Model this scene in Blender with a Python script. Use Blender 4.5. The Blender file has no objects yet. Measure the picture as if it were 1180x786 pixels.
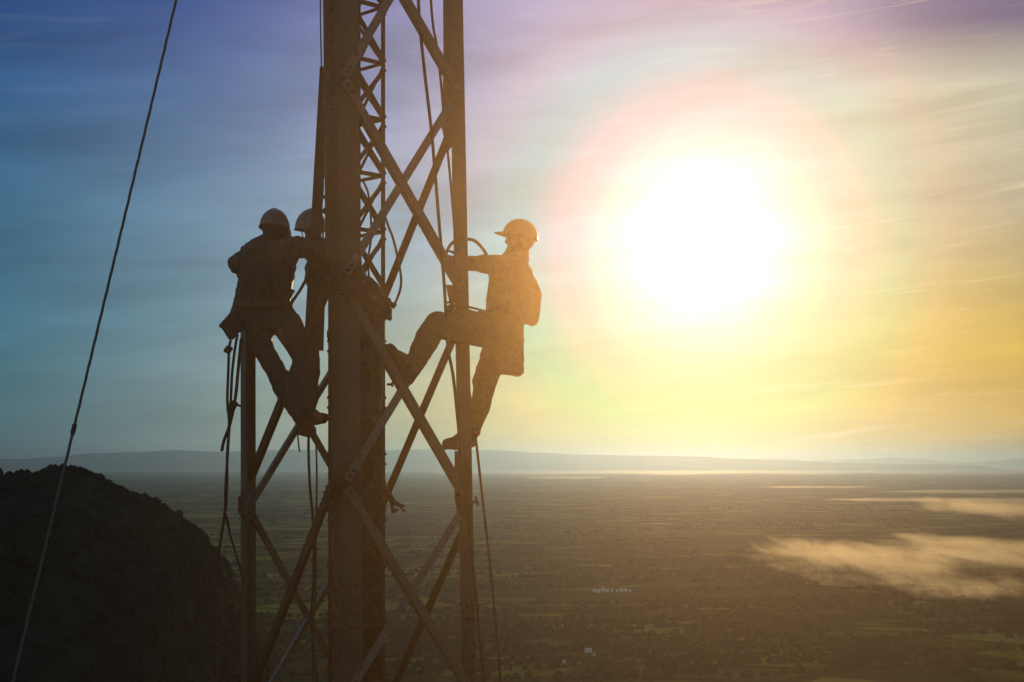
import bpy, bmesh, math, random
from mathutils import Vector, Matrix, noise
R = math.radians
random.seed(7)
S = bpy.context.scene
COL = S.collection
FPX = 1639.0          # focal length in photo pixels (50 mm lens)
CZ = 8.0              # camera height above the hill top
HP = 250.0            # camera height above the plain
PLAIN = CZ - HP

# ------------------------------------------------------------------ camera
cd = bpy.data.cameras.new('camera')
cam = bpy.data.objects.new('camera', cd)
COL.objects.link(cam)
cam.location = (0, 0, CZ)
cam.rotation_euler = (R(90), 0, 0)
cd.lens = 50.0
cd.sensor_width = 36.0
cd.shift_y = 142.0 / 1180.0
cd.clip_start = 0.1
cd.clip_end = 900000.0
S.camera = cam
S.view_settings.view_transform = 'Standard'
S.view_settings.look = 'None'
S.view_settings.gamma = 1.0
S.view_settings.exposure = 0.0
try:
    S.cycles.use_denoising = True
    S.cycles.volume_bounces = 0
    S.cycles.max_bounces = 5
    S.cycles.transparent_max_bounces = 24
except Exception:
    pass

# ------------------------------------------------------------------ sun + sky
SUN_EL, SUN_AZ = 8.6, 7.5       # azimuth measured from +Y towards +X
sd = bpy.data.lights.new('sun', 'SUN')
sd.energy = 3.0
sd.angle = R(0.5)
sd.color = (1.0, 0.63, 0.24)
sun = bpy.data.objects.new('sun', sd)
COL.objects.link(sun)
sdir = Vector((math.sin(R(SUN_AZ)) * math.cos(R(SUN_EL)), math.cos(R(SUN_AZ)) * math.cos(R(SUN_EL)), math.sin(R(SUN_EL))))
sun.rotation_euler = (-sdir).to_track_quat('-Z', 'Y').to_euler()
sun.location = (10, 60, 30)

W = bpy.data.worlds.new('World')
S.world = W
W.use_nodes = True
nt = W.node_tree
nt.nodes.clear()


def N(nt, t, **k):
    n = nt.nodes.new(t)
    for a, b in k.items():
        setattr(n, a, b)
    return n


def L(nt, a, b):
    nt.links.new(a, b)


def M(nt, op, a, b=None, c=None, clamp=False):
    n = nt.nodes.new('ShaderNodeMath')
    n.operation = op
    n.use_clamp = clamp
    for i, v in enumerate((a, b, c)):
        if v is None:
            continue
        if isinstance(v, (int, float)):
            n.inputs[i].default_value = v
        else:
            nt.links.new(v, n.inputs[i])
    return n.outputs[0]


def MIX(nt, f, a, b, mode='MIX'):
    n = nt.nodes.new('ShaderNodeMix')
    n.data_type = 'RGBA'
    n.blend_type = mode
    for s, v in ((n.inputs[0], f), (n.inputs[6], a), (n.inputs[7], b)):
        if isinstance(v, (int, float)):
            s.default_value = v
        elif isinstance(v, tuple):
            s.default_value = (*v[:3], 1)
        else:
            nt.links.new(v, s)
    return n.outputs[2]


def RAMP(nt, f, stops, interp='EASE'):
    n = nt.nodes.new('ShaderNodeValToRGB')
    cr = n.color_ramp
    cr.interpolation = interp
    while len(cr.elements) < len(stops):
        cr.elements.new(0.5)
    for e, (p, c) in zip(cr.elements, stops):
        e.position = p
        e.color = (*c[:3], 1) if isinstance(c, tuple) else (c, c, c, 1)
    nt.links.new(f, n.inputs[0])
    return n.outputs[0]


def srgb(r, g, b):
    f = lambda v: (v / 255 / 12.92) if v / 255 <= 0.04045 else ((v / 255 + 0.055) / 1.055) ** 2.4
    return (f(r), f(g), f(b))


def build_sky():
    tc = N(nt, 'ShaderNodeTexCoord')
    sep = N(nt, 'ShaderNodeSeparateXYZ')
    L(nt, tc.outputs['Generated'], sep.inputs[0])
    x, y, z = sep.outputs
    az = M(nt, 'ARCTAN2', x, y)                 # radians, 0 = +Y
    el = M(nt, 'ARCSINE', z)
    azd = M(nt, 'MULTIPLY', az, 57.2958)
    eld = M(nt, 'MULTIPLY', el, 57.2958)
    eln = M(nt, 'DIVIDE', eld, 20.0, clamp=True)
    # high thin cloud deck seen away from the sun and towards it
    cool = RAMP(nt, eln, [(0.0, srgb(150, 160, 150)), (0.10, srgb(142, 160, 156)), (0.26, srgb(124, 154, 164)),
                          (0.50, srgb(118, 148, 172)), (0.72, srgb(94, 122, 166)), (0.92, srgb(60, 84, 146)), (1.0, srgb(54, 76, 140))], 'LINEAR')
    mid = RAMP(nt, eln, [(0.0, srgb(216, 196, 96)), (0.12, srgb(212, 200, 112)), (0.25, srgb(176, 188, 156)), (0.42, srgb(158, 186, 200)),
                         (0.62, srgb(176, 178, 200)), (0.95, srgb(164, 158, 196)), (1.0, srgb(150, 146, 192))], 'LINEAR')
    warm = RAMP(nt, eln, [(0.0, srgb(180, 138, 30)), (0.08, srgb(206, 164, 34)), (0.22, srgb(204, 172, 46)), (0.36, srgb(164, 152, 98)),
                          (0.50, srgb(160, 162, 142)), (0.70, srgb(184, 194, 174)), (0.76, srgb(170, 176, 170)), (0.83, srgb(92, 96, 142)), (1.0, srgb(92, 96, 146))], 'LINEAR')
    f1 = M(nt, 'SMOOTH_MIN', 1.0, M(nt, 'DIVIDE', M(nt, 'ADD', azd, 16.0), 22.0, clamp=True), 0.1)
    n1 = N(nt, 'ShaderNodeMapRange', interpolation_type='SMOOTHERSTEP')
    n1.inputs[1].default_value = -15.0
    n1.inputs[2].default_value = 6.0
    L(nt, azd, n1.inputs[0])
    n2 = N(nt, 'ShaderNodeMapRange', interpolation_type='SMOOTHERSTEP')
    n2.inputs[1].default_value = 7.0
    n2.inputs[2].default_value = 20.0
    L(nt, azd, n2.inputs[0])
    n3 = N(nt, 'ShaderNodeMapRange', interpolation_type='SMOOTHSTEP')
    n3.inputs[1].default_value = -22.0
    n3.inputs[2].default_value = -6.5
    L(nt, azd, n3.inputs[0])
    deep = MIX(nt, n3.outputs[0], (0.22, 0.48, 0.60), (1.0, 1.0, 1.0))
    cool = MIX(nt, 1.0, cool, deep, 'MULTIPLY')
    base = MIX(nt, n1.outputs[0], cool, mid)
    base = MIX(nt, n2.outputs[0], base, warm)
    # streaky cirrus, in azimuth / elevation
    comb = N(nt, 'ShaderNodeCombineXYZ')
    L(nt, M(nt, 'MULTIPLY', az, 5.0), comb.inputs[0])
    L(nt, M(nt, 'ADD', M(nt, 'MULTIPLY', el, 30.0), M(nt, 'MULTIPLY', az, -2.2)), comb.inputs[1])
    ns = N(nt, 'ShaderNodeTexNoise')
    ns.inputs['Scale'].default_value = 1.0
    ns.inputs['Detail'].default_value = 7.0
    ns.inputs['Roughness'].default_value = 0.55
    ns.inputs['Distortion'].default_value = 0.35
    L(nt, comb.outputs[0], ns.inputs['Vector'])
    streak = RAMP(nt, ns.outputs[0], [(0.30, 0.80), (0.48, 1.0), (0.70, 1.22)], 'LINEAR')
    base = MIX(nt, 1.0, base, streak, 'MULTIPLY')
    comb2 = N(nt, 'ShaderNodeCombineXYZ')
    L(nt, M(nt, 'MULTIPLY', az, 7.0), comb2.inputs[0])
    L(nt, M(nt, 'ADD', M(nt, 'MULTIPLY', el, 95.0), M(nt, 'MULTIPLY', az, -9.0)), comb2.inputs[1])
    ns2 = N(nt, 'ShaderNodeTexNoise')
    ns2.inputs['Scale'].default_value = 1.0
    ns2.inputs['Detail'].default_value = 6.0
    ns2.inputs['Roughness'].default_value = 0.6
    ns2.inputs['Distortion'].default_value = 0.6
    L(nt, comb2.outputs[0], ns2.inputs['Vector'])
    wisp = RAMP(nt, ns2.outputs[0], [(0.57, 0.0), (0.76, 1.0)], 'LINEAR')
    bright = RAMP(nt, M(nt, 'MULTIPLY_ADD', azd, 1 / 60.0, 0.5, clamp=True), [(0.45, 0.03), (0.72, 0.38)], 'LINEAR')
    base = MIX(nt, M(nt, 'MULTIPLY', wisp, bright), base, srgb(250, 240, 205))
    # aureole of the high cloud round the sun
    dt = N(nt, 'ShaderNodeVectorMath', operation='DOT_PRODUCT')
    L(nt, tc.outputs['Generated'], dt.inputs[0])
    dt.inputs[1].default_value = sdir
    ang = M(nt, 'MULTIPLY', M(nt, 'ARCCOSINE', dt.outputs['Value']), 57.2958)
    aur = M(nt, 'MULTIPLY', M(nt, 'EXPONENT', M(nt, 'MULTIPLY', M(nt, 'MULTIPLY', ang, ang), -1 / 30.0)), 0.10)
    base = MIX(nt, aur, base, (0.2, 0.5, 1.0), 'ADD')
    near = RAMP(nt, M(nt, 'DIVIDE', ang, 15.0, clamp=True), [(0.0, (0.0, 0.0, 1.0)), (0.24, (0.0, 0.02, 0.95)), (0.34, (0.0, 0.35, 0.85)), (0.47, (0.12, 1.02, 0.95)),
                                                             (0.57, (0.78, 1.02, 0.97)), (0.68, (1.22, 1.0, 0.98)), (0.84, (1.20, 0.98, 1.0)), (1.0, (1.0, 1.0, 1.0))], 'B_SPLINE')
    base = MIX(nt, 1.0, base, near, 'MULTIPLY')
    # physical sky for the rest of the dome
    sky = N(nt, 'ShaderNodeTexSky', sky_type='NISHITA', sun_disc=False)
    sky.sun_elevation = R(SUN_EL)
    sky.sun_rotation = R(SUN_AZ)
    sky.dust_density = 2.0
    skyc = MIX(nt, 1.0, sky.outputs[0], (0.10, 0.10, 0.10), 'MULTIPLY')
    side = M(nt, 'SUBTRACT', 1.0, M(nt, 'DIVIDE', M(nt, 'SUBTRACT', M(nt, 'ABSOLUTE', azd), 35.0), 40.0, clamp=True))
    high = M(nt, 'SUBTRACT', 1.0, M(nt, 'DIVIDE', M(nt, 'SUBTRACT', eld, 24.0), 30.0, clamp=True))
    out = MIX(nt, M(nt, 'MULTIPLY', side, high), skyc, base)
    bg = N(nt, 'ShaderNodeBackground')
    L(nt, out, bg.inputs[0])
    bg.inputs[1].default_value = 1.0
    wo = N(nt, 'ShaderNodeOutputWorld')
    L(nt, bg.outputs[0], wo.inputs[0])


build_sky()


# ------------------------------------------------------------------ helpers
def P(px, py, d=10.0):
    """a photo pixel at a distance in front of the camera -> a point of the place"""
    return Vector(((px - 590.0) / FPX * d, d, (535.0 - py) / FPX * d + CZ))


def meta(o, label=None, cat=None, group=None, kind=None):
    if label: o['label'] = label
    if cat: o['category'] = cat
    if group: o['group'] = group
    if kind: o['kind'] = kind
    return o


def link(name, me, mat=None, parent=None):
    o = bpy.data.objects.new(name, me)
    COL.objects.link(o)
    if mat is not None and me is not None:
        me.materials.clear()
        me.materials.append(mat)
    if parent is not None:
        o.parent = parent
        o.matrix_parent_inverse = Matrix.Translation(-parent.location)
    return o


def bm_obj(name, bm, mat=None, parent=None, smooth=False):
    me = bpy.data.meshes.new(name)
    bmesh.ops.recalc_face_normals(bm, faces=bm.faces[:])
    bm.to_mesh(me)
    bm.free()
    if smooth:
        for p in me.polygons:
            p.use_smooth = True
    return link(name, me, mat, parent)


def empty(name, loc):
    o = bpy.data.objects.new(name, None)
    COL.objects.link(o)
    o.location = loc
    o.empty_display_size = 0.2
    return o


def principled(name, build=None, **k):
    m = bpy.data.materials.new(name)
    m.use_nodes = True
    t = m.node_tree
    b = t.nodes['Principled BSDF']
    for a, v in k.items():
        b.inputs[a].default_value = (*v, 1) if isinstance(v, tuple) else v
    if build:
        build(t, b)
    return m


def noisy(c1, c2, scale=8.0, bump=0.2, detail=5.0, rough=(0.5, 0.8), bdist=0.01, coord='Object', stretch=(1, 1, 1)):
    def f(t, b):
        tc = N(t, 'ShaderNodeTexCoord')
        mp = N(t, 'ShaderNodeMapping')
        mp.inputs['Scale'].default_value = stretch
        L(t, tc.outputs[coord], mp.inputs[0])
        n = N(t, 'ShaderNodeTexNoise')
        n.inputs['Scale'].default_value = scale
        n.inputs['Detail'].default_value = detail
        L(t, mp.outputs[0], n.inputs['Vector'])
        c = RAMP(t, n.outputs[0], [(0.32, c1), (0.68, c2)], 'LINEAR')
        L(t, c, b.inputs['Base Color'])
        r = N(t, 'ShaderNodeMapRange')
        r.inputs[3].default_value, r.inputs[4].default_value = rough
        L(t, n.outputs[0], r.inputs[0])
        L(t, r.outputs[0], b.inputs['Roughness'])
        if bump:
            bp = N(t, 'ShaderNodeBump')
            bp.inputs['Strength'].default_value = bump
            bp.inputs['Distance'].default_value = bdist
            L(t, n.outputs[0], bp.inputs['Height'])
            L(t, bp.outputs[0], b.inputs['Normal'])
    return f


MAT = {}
MAT['steel'] = principled('galvanised_steel', noisy((0.050, 0.043, 0.037), (0.082, 0.072, 0.060), 38, 0.25, 8, (0.40, 0.7), 0.002, stretch=(1, 1, .5)), Metallic=0.15)
MAT['brace'] = principled('weathered_brace_steel', noisy((0.11, 0.10, 0.085), (0.17, 0.15, 0.125), 40, 0.25, 6, (0.4, 0.65), 0.004), Metallic=0.15)  # lighter copy: light on the faces turned to it is in the colour
MAT['dark_steel'] = principled('dark_rusty_steel', noisy((0.022, 0.014, 0.010), (0.055, 0.036, 0.024), 20, 0.3, 6, (0.6, 0.85), 0.004))  # also carries painted shade on the back leg and two brace faces
MAT['rope'] = principled('dark_rope', noisy((0.015, 0.013, 0.011), (0.035, 0.03, 0.025), 120, 0.4, 3, (0.8, 0.95), 0.003))
MAT['wire'] = principled('galvanised_wire', noisy((0.05, 0.052, 0.052), (0.10, 0.10, 0.098), 60, 0.2, 3, (0.4, 0.6), 0.003), Metallic=0.2)
MAT['navy'] = principled('dark_work_cloth', noisy((0.042, 0.040, 0.040), (0.066, 0.062, 0.058), 30, 0.5, 7, (0.85, 0.95), 0.012))
MAT['khaki'] = principled('dark_work_trousers', noisy((0.034, 0.034, 0.035), (0.055, 0.052, 0.050), 30, 0.5, 7, (0.85, 0.95), 0.012))
MAT['tan'] = principled('tan_work_cloth', noisy((0.21, 0.105, 0.036), (0.28, 0.145, 0.05), 30, 0.5, 7, (0.85, 0.95), 0.012))  # warm sun glare is painted into the right worker's jacket colour
MAT['tan_dark'] = principled('brown_work_cloth', noisy((0.15, 0.080, 0.030), (0.20, 0.108, 0.040), 30, 0.5, 7, (0.85, 0.95), 0.012))  # same painted glare, browner, for his trousers
MAT['skin'] = principled('skin', noisy((0.09, 0.05, 0.03), (0.13, 0.075, 0.045), 40, 0.1, 3, (0.5, 0.6), 0.002))
MAT['hair'] = principled('black_hair', noisy((0.012, 0.010, 0.009), (0.03, 0.025, 0.02), 90, 0.4, 3, (0.6, 0.8), 0.004))
MAT['helmet_grey'] = principled('worn_helmet_shell', noisy((0.12, 0.10, 0.08), (0.22, 0.185, 0.145), 12, 0.08, 6, (0.3, 0.5), 0.002))
MAT['helmet_yellow'] = principled('yellow_helmet_shell', noisy((0.30, 0.15, 0.03), (0.40, 0.21, 0.045), 12, 0.05, 6, (0.3, 0.45), 0.002))
MAT['boot'] = principled('boot_leather', noisy((0.014, 0.011, 0.009), (0.035, 0.027, 0.020), 25, 0.4, 5, (0.6, 0.85), 0.004))
MAT['webbing'] = principled('harness_webbing', noisy((0.04, 0.032, 0.025), (0.10, 0.07, 0.045), 60, 0.3, 3, (0.8, 0.9), 0.003))
EYE = principled('eye', **{'Base Color': (0.35, 0.32, 0.3), 'Roughness': 0.2})


# ------------------------------------------------------------------ land, water, haze
def noise2(x, y, s, o=4, seed=0.0):
    return noise.fractal(Vector((x * s, y * s, seed)), 1.0, 2.1, o)


def plain_mat():
    def f(t, b):
        tc = N(t, 'ShaderNodeTexCoord')
        def nz(scale, det=6, vec=None, dist=0.0, rough=0.55):
            n = N(t, 'ShaderNodeTexNoise')
            n.inputs['Scale'].default_value = scale
            n.inputs['Detail'].default_value = det
            n.inputs['Roughness'].default_value = rough
            n.inputs['Distortion'].default_value = dist
            L(t, vec or tc.outputs['Object'], n.inputs['Vector'])
            return n.outputs[0]
        big = nz(1 / 3200.0, 9)
        mp = N(t, 'ShaderNodeMapping')
        mp.inputs['Rotation'].default_value = (0, 0, R(18))
        mp.inputs['Scale'].default_value = (1, 1.7, 1)
        L(t, tc.outputs['Object'], mp.inputs[0])
        v = N(t, 'ShaderNodeTexVoronoi', distance='CHEBYCHEV')
        v.inputs['Scale'].default_value = 1 / 300.0
        L(t, mp.outputs[0], v.inputs['Vector'])
        fields = RAMP(t, v.outputs['Color'], [(0.0, (0.05, 0.065, 0.015)), (0.3, (0.16, 0.19, 0.03)), (0.5, (0.10, 0.08, 0.035)),
                                              (0.75, (0.24, 0.23, 0.06)), (1.0, (0.07, 0.085, 0.025))], 'CONSTANT')
        v2 = N(t, 'ShaderNodeTexVoronoi', feature='DISTANCE_TO_EDGE')
        v2.inputs['Scale'].default_value = 1 / 300.0
        L(t, mp.outputs[0], v2.inputs['Vector'])
        hedge = RAMP(t, v2.outputs[0], [(0.03, 1.0), (0.07, 0.0)], 'LINEAR')
        c = MIX(t, hedge, fields, (0.022, 0.03, 0.012))
        wood = RAMP(t, nz(1 / 420.0, 8, dist=0.6), [(0.50, 0.0), (0.56, 1.0)], 'LINEAR')
        c = MIX(t, wood, c, (0.022, 0.028, 0.012))
        c = MIX(t, RAMP(t, big, [(0.45, 0.0), (0.62, 0.75)], 'LINEAR'), c, (0.035, 0.036, 0.016))
        c = MIX(t, 0.35, c, MIX(t, nz(1 / 60.0, 6), (0.02, 0.024, 0.01), (0.12, 0.13, 0.04)))
        L(t, c, b.inputs['Base Color'])
        b.inputs['Roughness'].default_value = 1.0
        b.inputs['Specular IOR Level'].default_value = 0.0
    return principled('plain_fields', f)


def make_ground():
    # one sheet to the horizon
    bm = bmesh.new()
    ys = [-3000, 0, 400, 800, 1200] + [1200 * (1.25 ** i) for i in range(1, 28)]
    rows = []
    for y in ys:
        half = 6000 + abs(y) * 1.1
        rows.append([bm.verts.new((half * k / 10.0, y, PLAIN)) for k in range(-10, 11)])
    for a, b in zip(rows, rows[1:]):
        for i in range(20):
            bm.faces.new((a[i], a[i + 1], b[i + 1], b[i]))
    o = bm_obj('ground', bm, plain_mat())
    meta(o, 'hazy valley plain of fields and woods far below the tower', 'plain', kind='structure')


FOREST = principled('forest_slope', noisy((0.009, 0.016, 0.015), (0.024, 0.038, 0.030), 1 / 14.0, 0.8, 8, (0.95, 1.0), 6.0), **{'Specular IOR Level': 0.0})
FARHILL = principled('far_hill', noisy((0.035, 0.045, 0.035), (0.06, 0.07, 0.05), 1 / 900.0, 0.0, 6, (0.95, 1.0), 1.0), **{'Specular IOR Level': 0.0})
GRASS = principled('hilltop_soil', noisy((0.05, 0.045, 0.02), (0.10, 0.10, 0.04), 1.2, 0.6, 8, (0.9, 1.0), 0.05))
WATERM = principled('lake_water', noisy((0.02, 0.03, 0.03), (0.03, 0.04, 0.04), 1 / 80.0, 0.0, 3, (0.70, 0.85)), IOR=1.33, **{'Specular IOR Level': 0.2})


def make_tower_hill():
    bm = bmesh.new()
    rows = []
    rad = [0, 4, 8, 12, 15, 18, 22, 28, 36, 50, 70, 100, 150, 220, 300, 380, 440]
    nseg = 72
    for r in rad:
        row = []
        for i in range(nseg):
            a = 2 * math.pi * i / nseg
            x, y = r * math.cos(a), 6 + r * math.sin(a)
            h = 0 if r <= 15 else -(r - 15) * 0.62 * min(1.0, (r - 12) / 12.0)
            h += noise2(x, y, 0.12, 4) * 0.10 * min(1, r / 8.0) + (noise2(x, y, 0.02, 5, 3.3) * 6 * max(0, (r - 30) / 100.0) if r > 30 else 0)
            row.append(bm.verts.new((x, y, max(h, PLAIN - 2.0 - (2.0 if r > 430 else 0)))))
        rows.append(row)
    for a, b in zip(rows, rows[1:]):
        for i in range(nseg):
            j = (i + 1) % nseg
            try:
                bm.faces.new((a[i], a[j], b[j], b[i]))
            except Exception:
                pass
    bmesh.ops.remove_doubles(bm, verts=bm.verts[:], dist=0.001)
    o = bm_obj('hilltop', bm, GRASS, smooth=True)
    meta(o, 'grassy hilltop the tower stands on', 'hill', kind='structure')


def ridge(name, prof, d0, depth, mat, label, rough=6.0, nx=260, ny=44, foot=PLAIN - 5, seed=1.0, nscale=1 / 60.0, fine=0.0):
    """a range of hills: crest heights follow the profile, slopes fall to the plain in front and behind"""
    bm = bmesh.new()
    x0, x1 = prof[0][0], prof[-1][0]
    rows = []
    for j in range(ny + 1):
        v = j / ny * 2 - 1
        row = []
        for i in range(nx + 1):
            px = x0 + (x1 - x0) * i / nx
            for (a, ya), (b, yb) in zip(prof, prof[1:]):
                if a <= px <= b:
                    tt = (px - a) / (b - a)
                    tt = tt * tt * (3 - 2 * tt)
                    py = ya + (yb - ya) * tt
                    break
            X = (px - 590) / FPX * d0
            crest = (535 - py) / FPX * d0 + CZ
            fall = (1 - abs(v)) ** 0.8 if abs(v) < 1 else 0
            fall = 1 - (abs(v) ** 1.35)
            Y = d0 + v * depth + noise2(X, 0, nscale * .5, 3, seed) * depth * 0.12
            spur = noise2(X, Y * 0.6, nscale, 6, seed)
            Z = foot + (crest - foot) * fall + spur * rough * (0.25 + 1.2 * (1 - fall)) * (1 if fall > 0 else 0)
            if fine:
                Z += noise.noise(Vector((X * .16, Y * .16, 4))) * fine + noise.noise(Vector((X * .45, Y * .45, 9))) * fine * .6
            row.append(bm.verts.new((X, Y, Z)))
        rows.append(row)
    for a, b in zip(rows, rows[1:]):
        for i in range(nx):
            bm.faces.new((a[i], a[i + 1], b[i + 1], b[i]))
    o = bm_obj(name, bm, mat, smooth=True)
    meta(o, label, 'hill', kind='structure')
    return o


def water(name, pts, d_off, label):
    bm = bmesh.new()
    vs = []
    for px, py in pts:
        D = HP * FPX / (py - 535.0)
        vs.append(bm.verts.new(((px - 590) / FPX * D, D, PLAIN + d_off)))
    bm.faces.new(vs)
    bmesh.ops.triangulate(bm, faces=bm.faces[:])
    o = bm_obj(name, bm, WATERM)
    for p in o.data.polygons:
        if p.normal.z < 0:
            p.flip()
    meta(o, label, 'water', kind='structure')


def band(x0, x1, yt, yb, n=26, j=0.6, seed=0):
    rnd = random.Random(seed)
    top, bot = [], []
    for i in range(n + 1):
        x = x0 + (x1 - x0) * i / n
        tap = min(1.0, min(i, n - i) / (n * 0.15))
        m = (yt + yb) / 2
        top.append((x, m + (yt - m) * tap + rnd.uniform(-j, j) * .5 * tap - 0.02))
        bot.append((x, m + (yb - m) * tap + rnd.uniform(-j, j) * tap + 0.06))
    return top + bot[::-1]


make_ground()
make_tower_hill()
ridge('near_hill', [(-900, 640), (-400, 580), (-150, 556), (-40, 549), (0, 547), (30, 545.5), (72, 543), (96, 548), (125, 562), (150, 571), (172, 579), (188, 592), (205, 603), (224, 618), (238, 644), (249, 676), (262, 716), (280, 770), (310, 850)],
      820, 420, FOREST, 'dark forested hill falling away to the right below the guy wire', rough=9.0, nx=420, ny=110, fine=1.6)
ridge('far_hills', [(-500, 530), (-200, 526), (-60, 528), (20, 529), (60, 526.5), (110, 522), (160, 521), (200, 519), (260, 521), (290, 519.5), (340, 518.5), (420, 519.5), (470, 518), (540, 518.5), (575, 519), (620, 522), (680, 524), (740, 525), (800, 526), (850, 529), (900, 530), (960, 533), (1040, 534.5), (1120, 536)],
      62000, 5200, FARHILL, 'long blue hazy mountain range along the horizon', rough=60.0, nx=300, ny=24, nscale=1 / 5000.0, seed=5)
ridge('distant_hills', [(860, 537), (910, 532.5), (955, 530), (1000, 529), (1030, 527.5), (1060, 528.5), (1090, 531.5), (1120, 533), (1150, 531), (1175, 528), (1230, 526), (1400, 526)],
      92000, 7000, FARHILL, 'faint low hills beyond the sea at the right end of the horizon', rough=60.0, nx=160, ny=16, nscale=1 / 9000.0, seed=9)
water('sea', [(500, 546.0), (560, 545.6), (620, 547.2), (700, 545.8), (780, 547), (860, 545.4), (940, 546.5), (1000, 545.2), (1080, 547), (1180, 546.4), (1500, 547), (1500, 536.2), (900, 536.2), (700, 539.5), (560, 541.2), (500, 541.5)], 1.0,
      'bright strip of sea along the right horizon')
water('lake', band(-60, 560, 541.6, 543.3, j=0.25, seed=1), 1.0, 'thin pale line of water in front of the far mountains')
water('lake', band(1020, 1400, 564.5, 568.5, seed=2), 1.0, 'thin bright lake at the right edge, nearer the horizon')
water('lake', band(948, 1330, 574.0, 578.0, seed=3), 1.0, 'longer bright lake at right below the first one')
water('lake', band(880, 1010, 560.5, 562, j=.3, seed=4), 1.0, 'short faint lake right of the sun glow')
water('lake', band(600, 700, 549.5, 551.2, j=.3, seed=5), 1.0, 'faint pale lake just right of the tower at the foot of the hills')

# bushes on the near hill
from mathutils.bvhtree import BVHTree


def make_bushes():
    rnd = random.Random(21)
    hill = bpy.data.objects['near_hill']
    bvh = BVHTree.FromPolygons([v.co for v in hill.data.vertices], [p.vertices[:] for p in hill.data.polygons])
    verts, faces = [], []
    k5 = [k * 2 * math.pi / 5 for k in range(5)]
    for i in range(11000):
        y = rnd.uniform(560, 900) if i % 3 else rnd.uniform(780, 860)
        x = y * rnd.uniform(-.40, -.10)
        hit = bvh.ray_cast(Vector((x, y, 400)), Vector((0, 0, -1)))
        if not hit[0] or noise2(x, y, .02, 3, 8.0) < -.25:
            continue
        c = hit[0]
        r = rnd.uniform(.6, 2.0) if rnd.random() < .8 else rnd.uniform(2.0, 3.0)
        o = len(verts)
        hh = r * rnd.uniform(.9, 1.7)
        verts.append((c.x + rnd.uniform(-.3, .3), c.y, c.z + hh))
        for a in k5:
            q = rnd.uniform(.6, 1.05)
            verts.append((c.x + math.cos(a) * r * q, c.y + math.sin(a) * r * q, c.z + hh * rnd.uniform(.45, .75)))
        for a in k5:
            verts.append((c.x + math.cos(a + .6) * r * .8, c.y + math.sin(a + .6) * r * .8, c.z - .4))
        faces += [(o, o + 1 + j, o + 1 + (j + 1) % 5) for j in range(5)]
        faces += [(o + 1 + j, o + 6 + j, o + 1 + (j + 1) % 5) for j in range(5)]
        faces += [(o + 1 + (j + 1) % 5, o + 6 + j, o + 6 + (j + 1) % 5) for j in range(5)]
    me = bpy.data.meshes.new('bushes')
    me.from_pydata(verts, [], faces)
    o = link('bushes', me, FOREST)
    meta(o, 'dark bushes and treetops covering the near hill', 'bushes', kind='stuff')


make_bushes()

# woods and farm buildings on the plain
TREES = principled('tree_belt', noisy((0.015, 0.02, 0.010), (0.035, 0.045, 0.02), 1 / 10.0, 0.5, 4, (0.95, 1.0), 3.0), **{'Specular IOR Level': 0.0})


def make_woods():
    rnd = random.Random(11)
    verts, faces = [], []
    base = [(0, 0, 1.0)] + [(math.cos(a) * .8, math.sin(a) * .8, .55) for a in [k * 2 * math.pi / 5 for k in range(5)]] + [(math.cos(a), math.sin(a), -.1) for a in [k * 2 * math.pi / 5 + .5 for k in range(5)]]
    tri = [(0, 1 + i, 1 + (i + 1) % 5) for i in range(5)] + [(1 + i, 6 + i, 1 + (i + 1) % 5) for i in range(5)] + [(1 + (i + 1) % 5, 6 + i, 6 + (i + 1) % 5) for i in range(5)]
    belts = []
    for i in range(270):
        py = 790 - 205 * rnd.random() ** 0.8
        D = HP * FPX / (py - 535)
        px = rnd.uniform(180, 1220)
        belts.append(((px - 590) / FPX * D, D))
    for bx, by in belts:
        ang = rnd.choice([R(18), R(18), R(108), R(8)]) + rnd.uniform(-.1, .1)
        ln = rnd.uniform(60, 500) * (0.6 + by / 5000)
        n = int(ln / 11)
        n = min(n, 60)
        for k in range(n):
            t = k / max(1, n - 1) * ln
            x = bx + math.cos(ang) * t + rnd.gauss(0, 4)
            y = by + math.sin(ang) * t + rnd.gauss(0, 5)
            s = rnd.uniform(3.5, 9)
            o = len(verts)
            verts += [(x + v[0] * s * rnd.uniform(.8, 1.2), y + v[1] * s * rnd.uniform(.8, 1.2), PLAIN + (v[2] + .1) * s * rnd.uniform(.8, 1.4)) for v in base]
            faces += [tuple(o + q for q in f) for f in tri]
    me = bpy.data.meshes.new('woods')
    me.from_pydata(verts, [], faces)
    o = link('woods', me, TREES)
    meta(o, 'tree belts and small woods scattered over the far plain', 'woods', kind='stuff')


make_woods()
WHITE = principled('white_render', noisy((0.70, 0.68, 0.62), (0.85, 0.83, 0.78), 0.6, 0, 3, (0.6, 0.8)))
ROOF = principled('pale_tin_roof', noisy((0.55, 0.52, 0.45), (0.75, 0.70, 0.60), 0.5, 0, 3, (0.25, 0.4)), Metallic=0.3)


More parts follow.
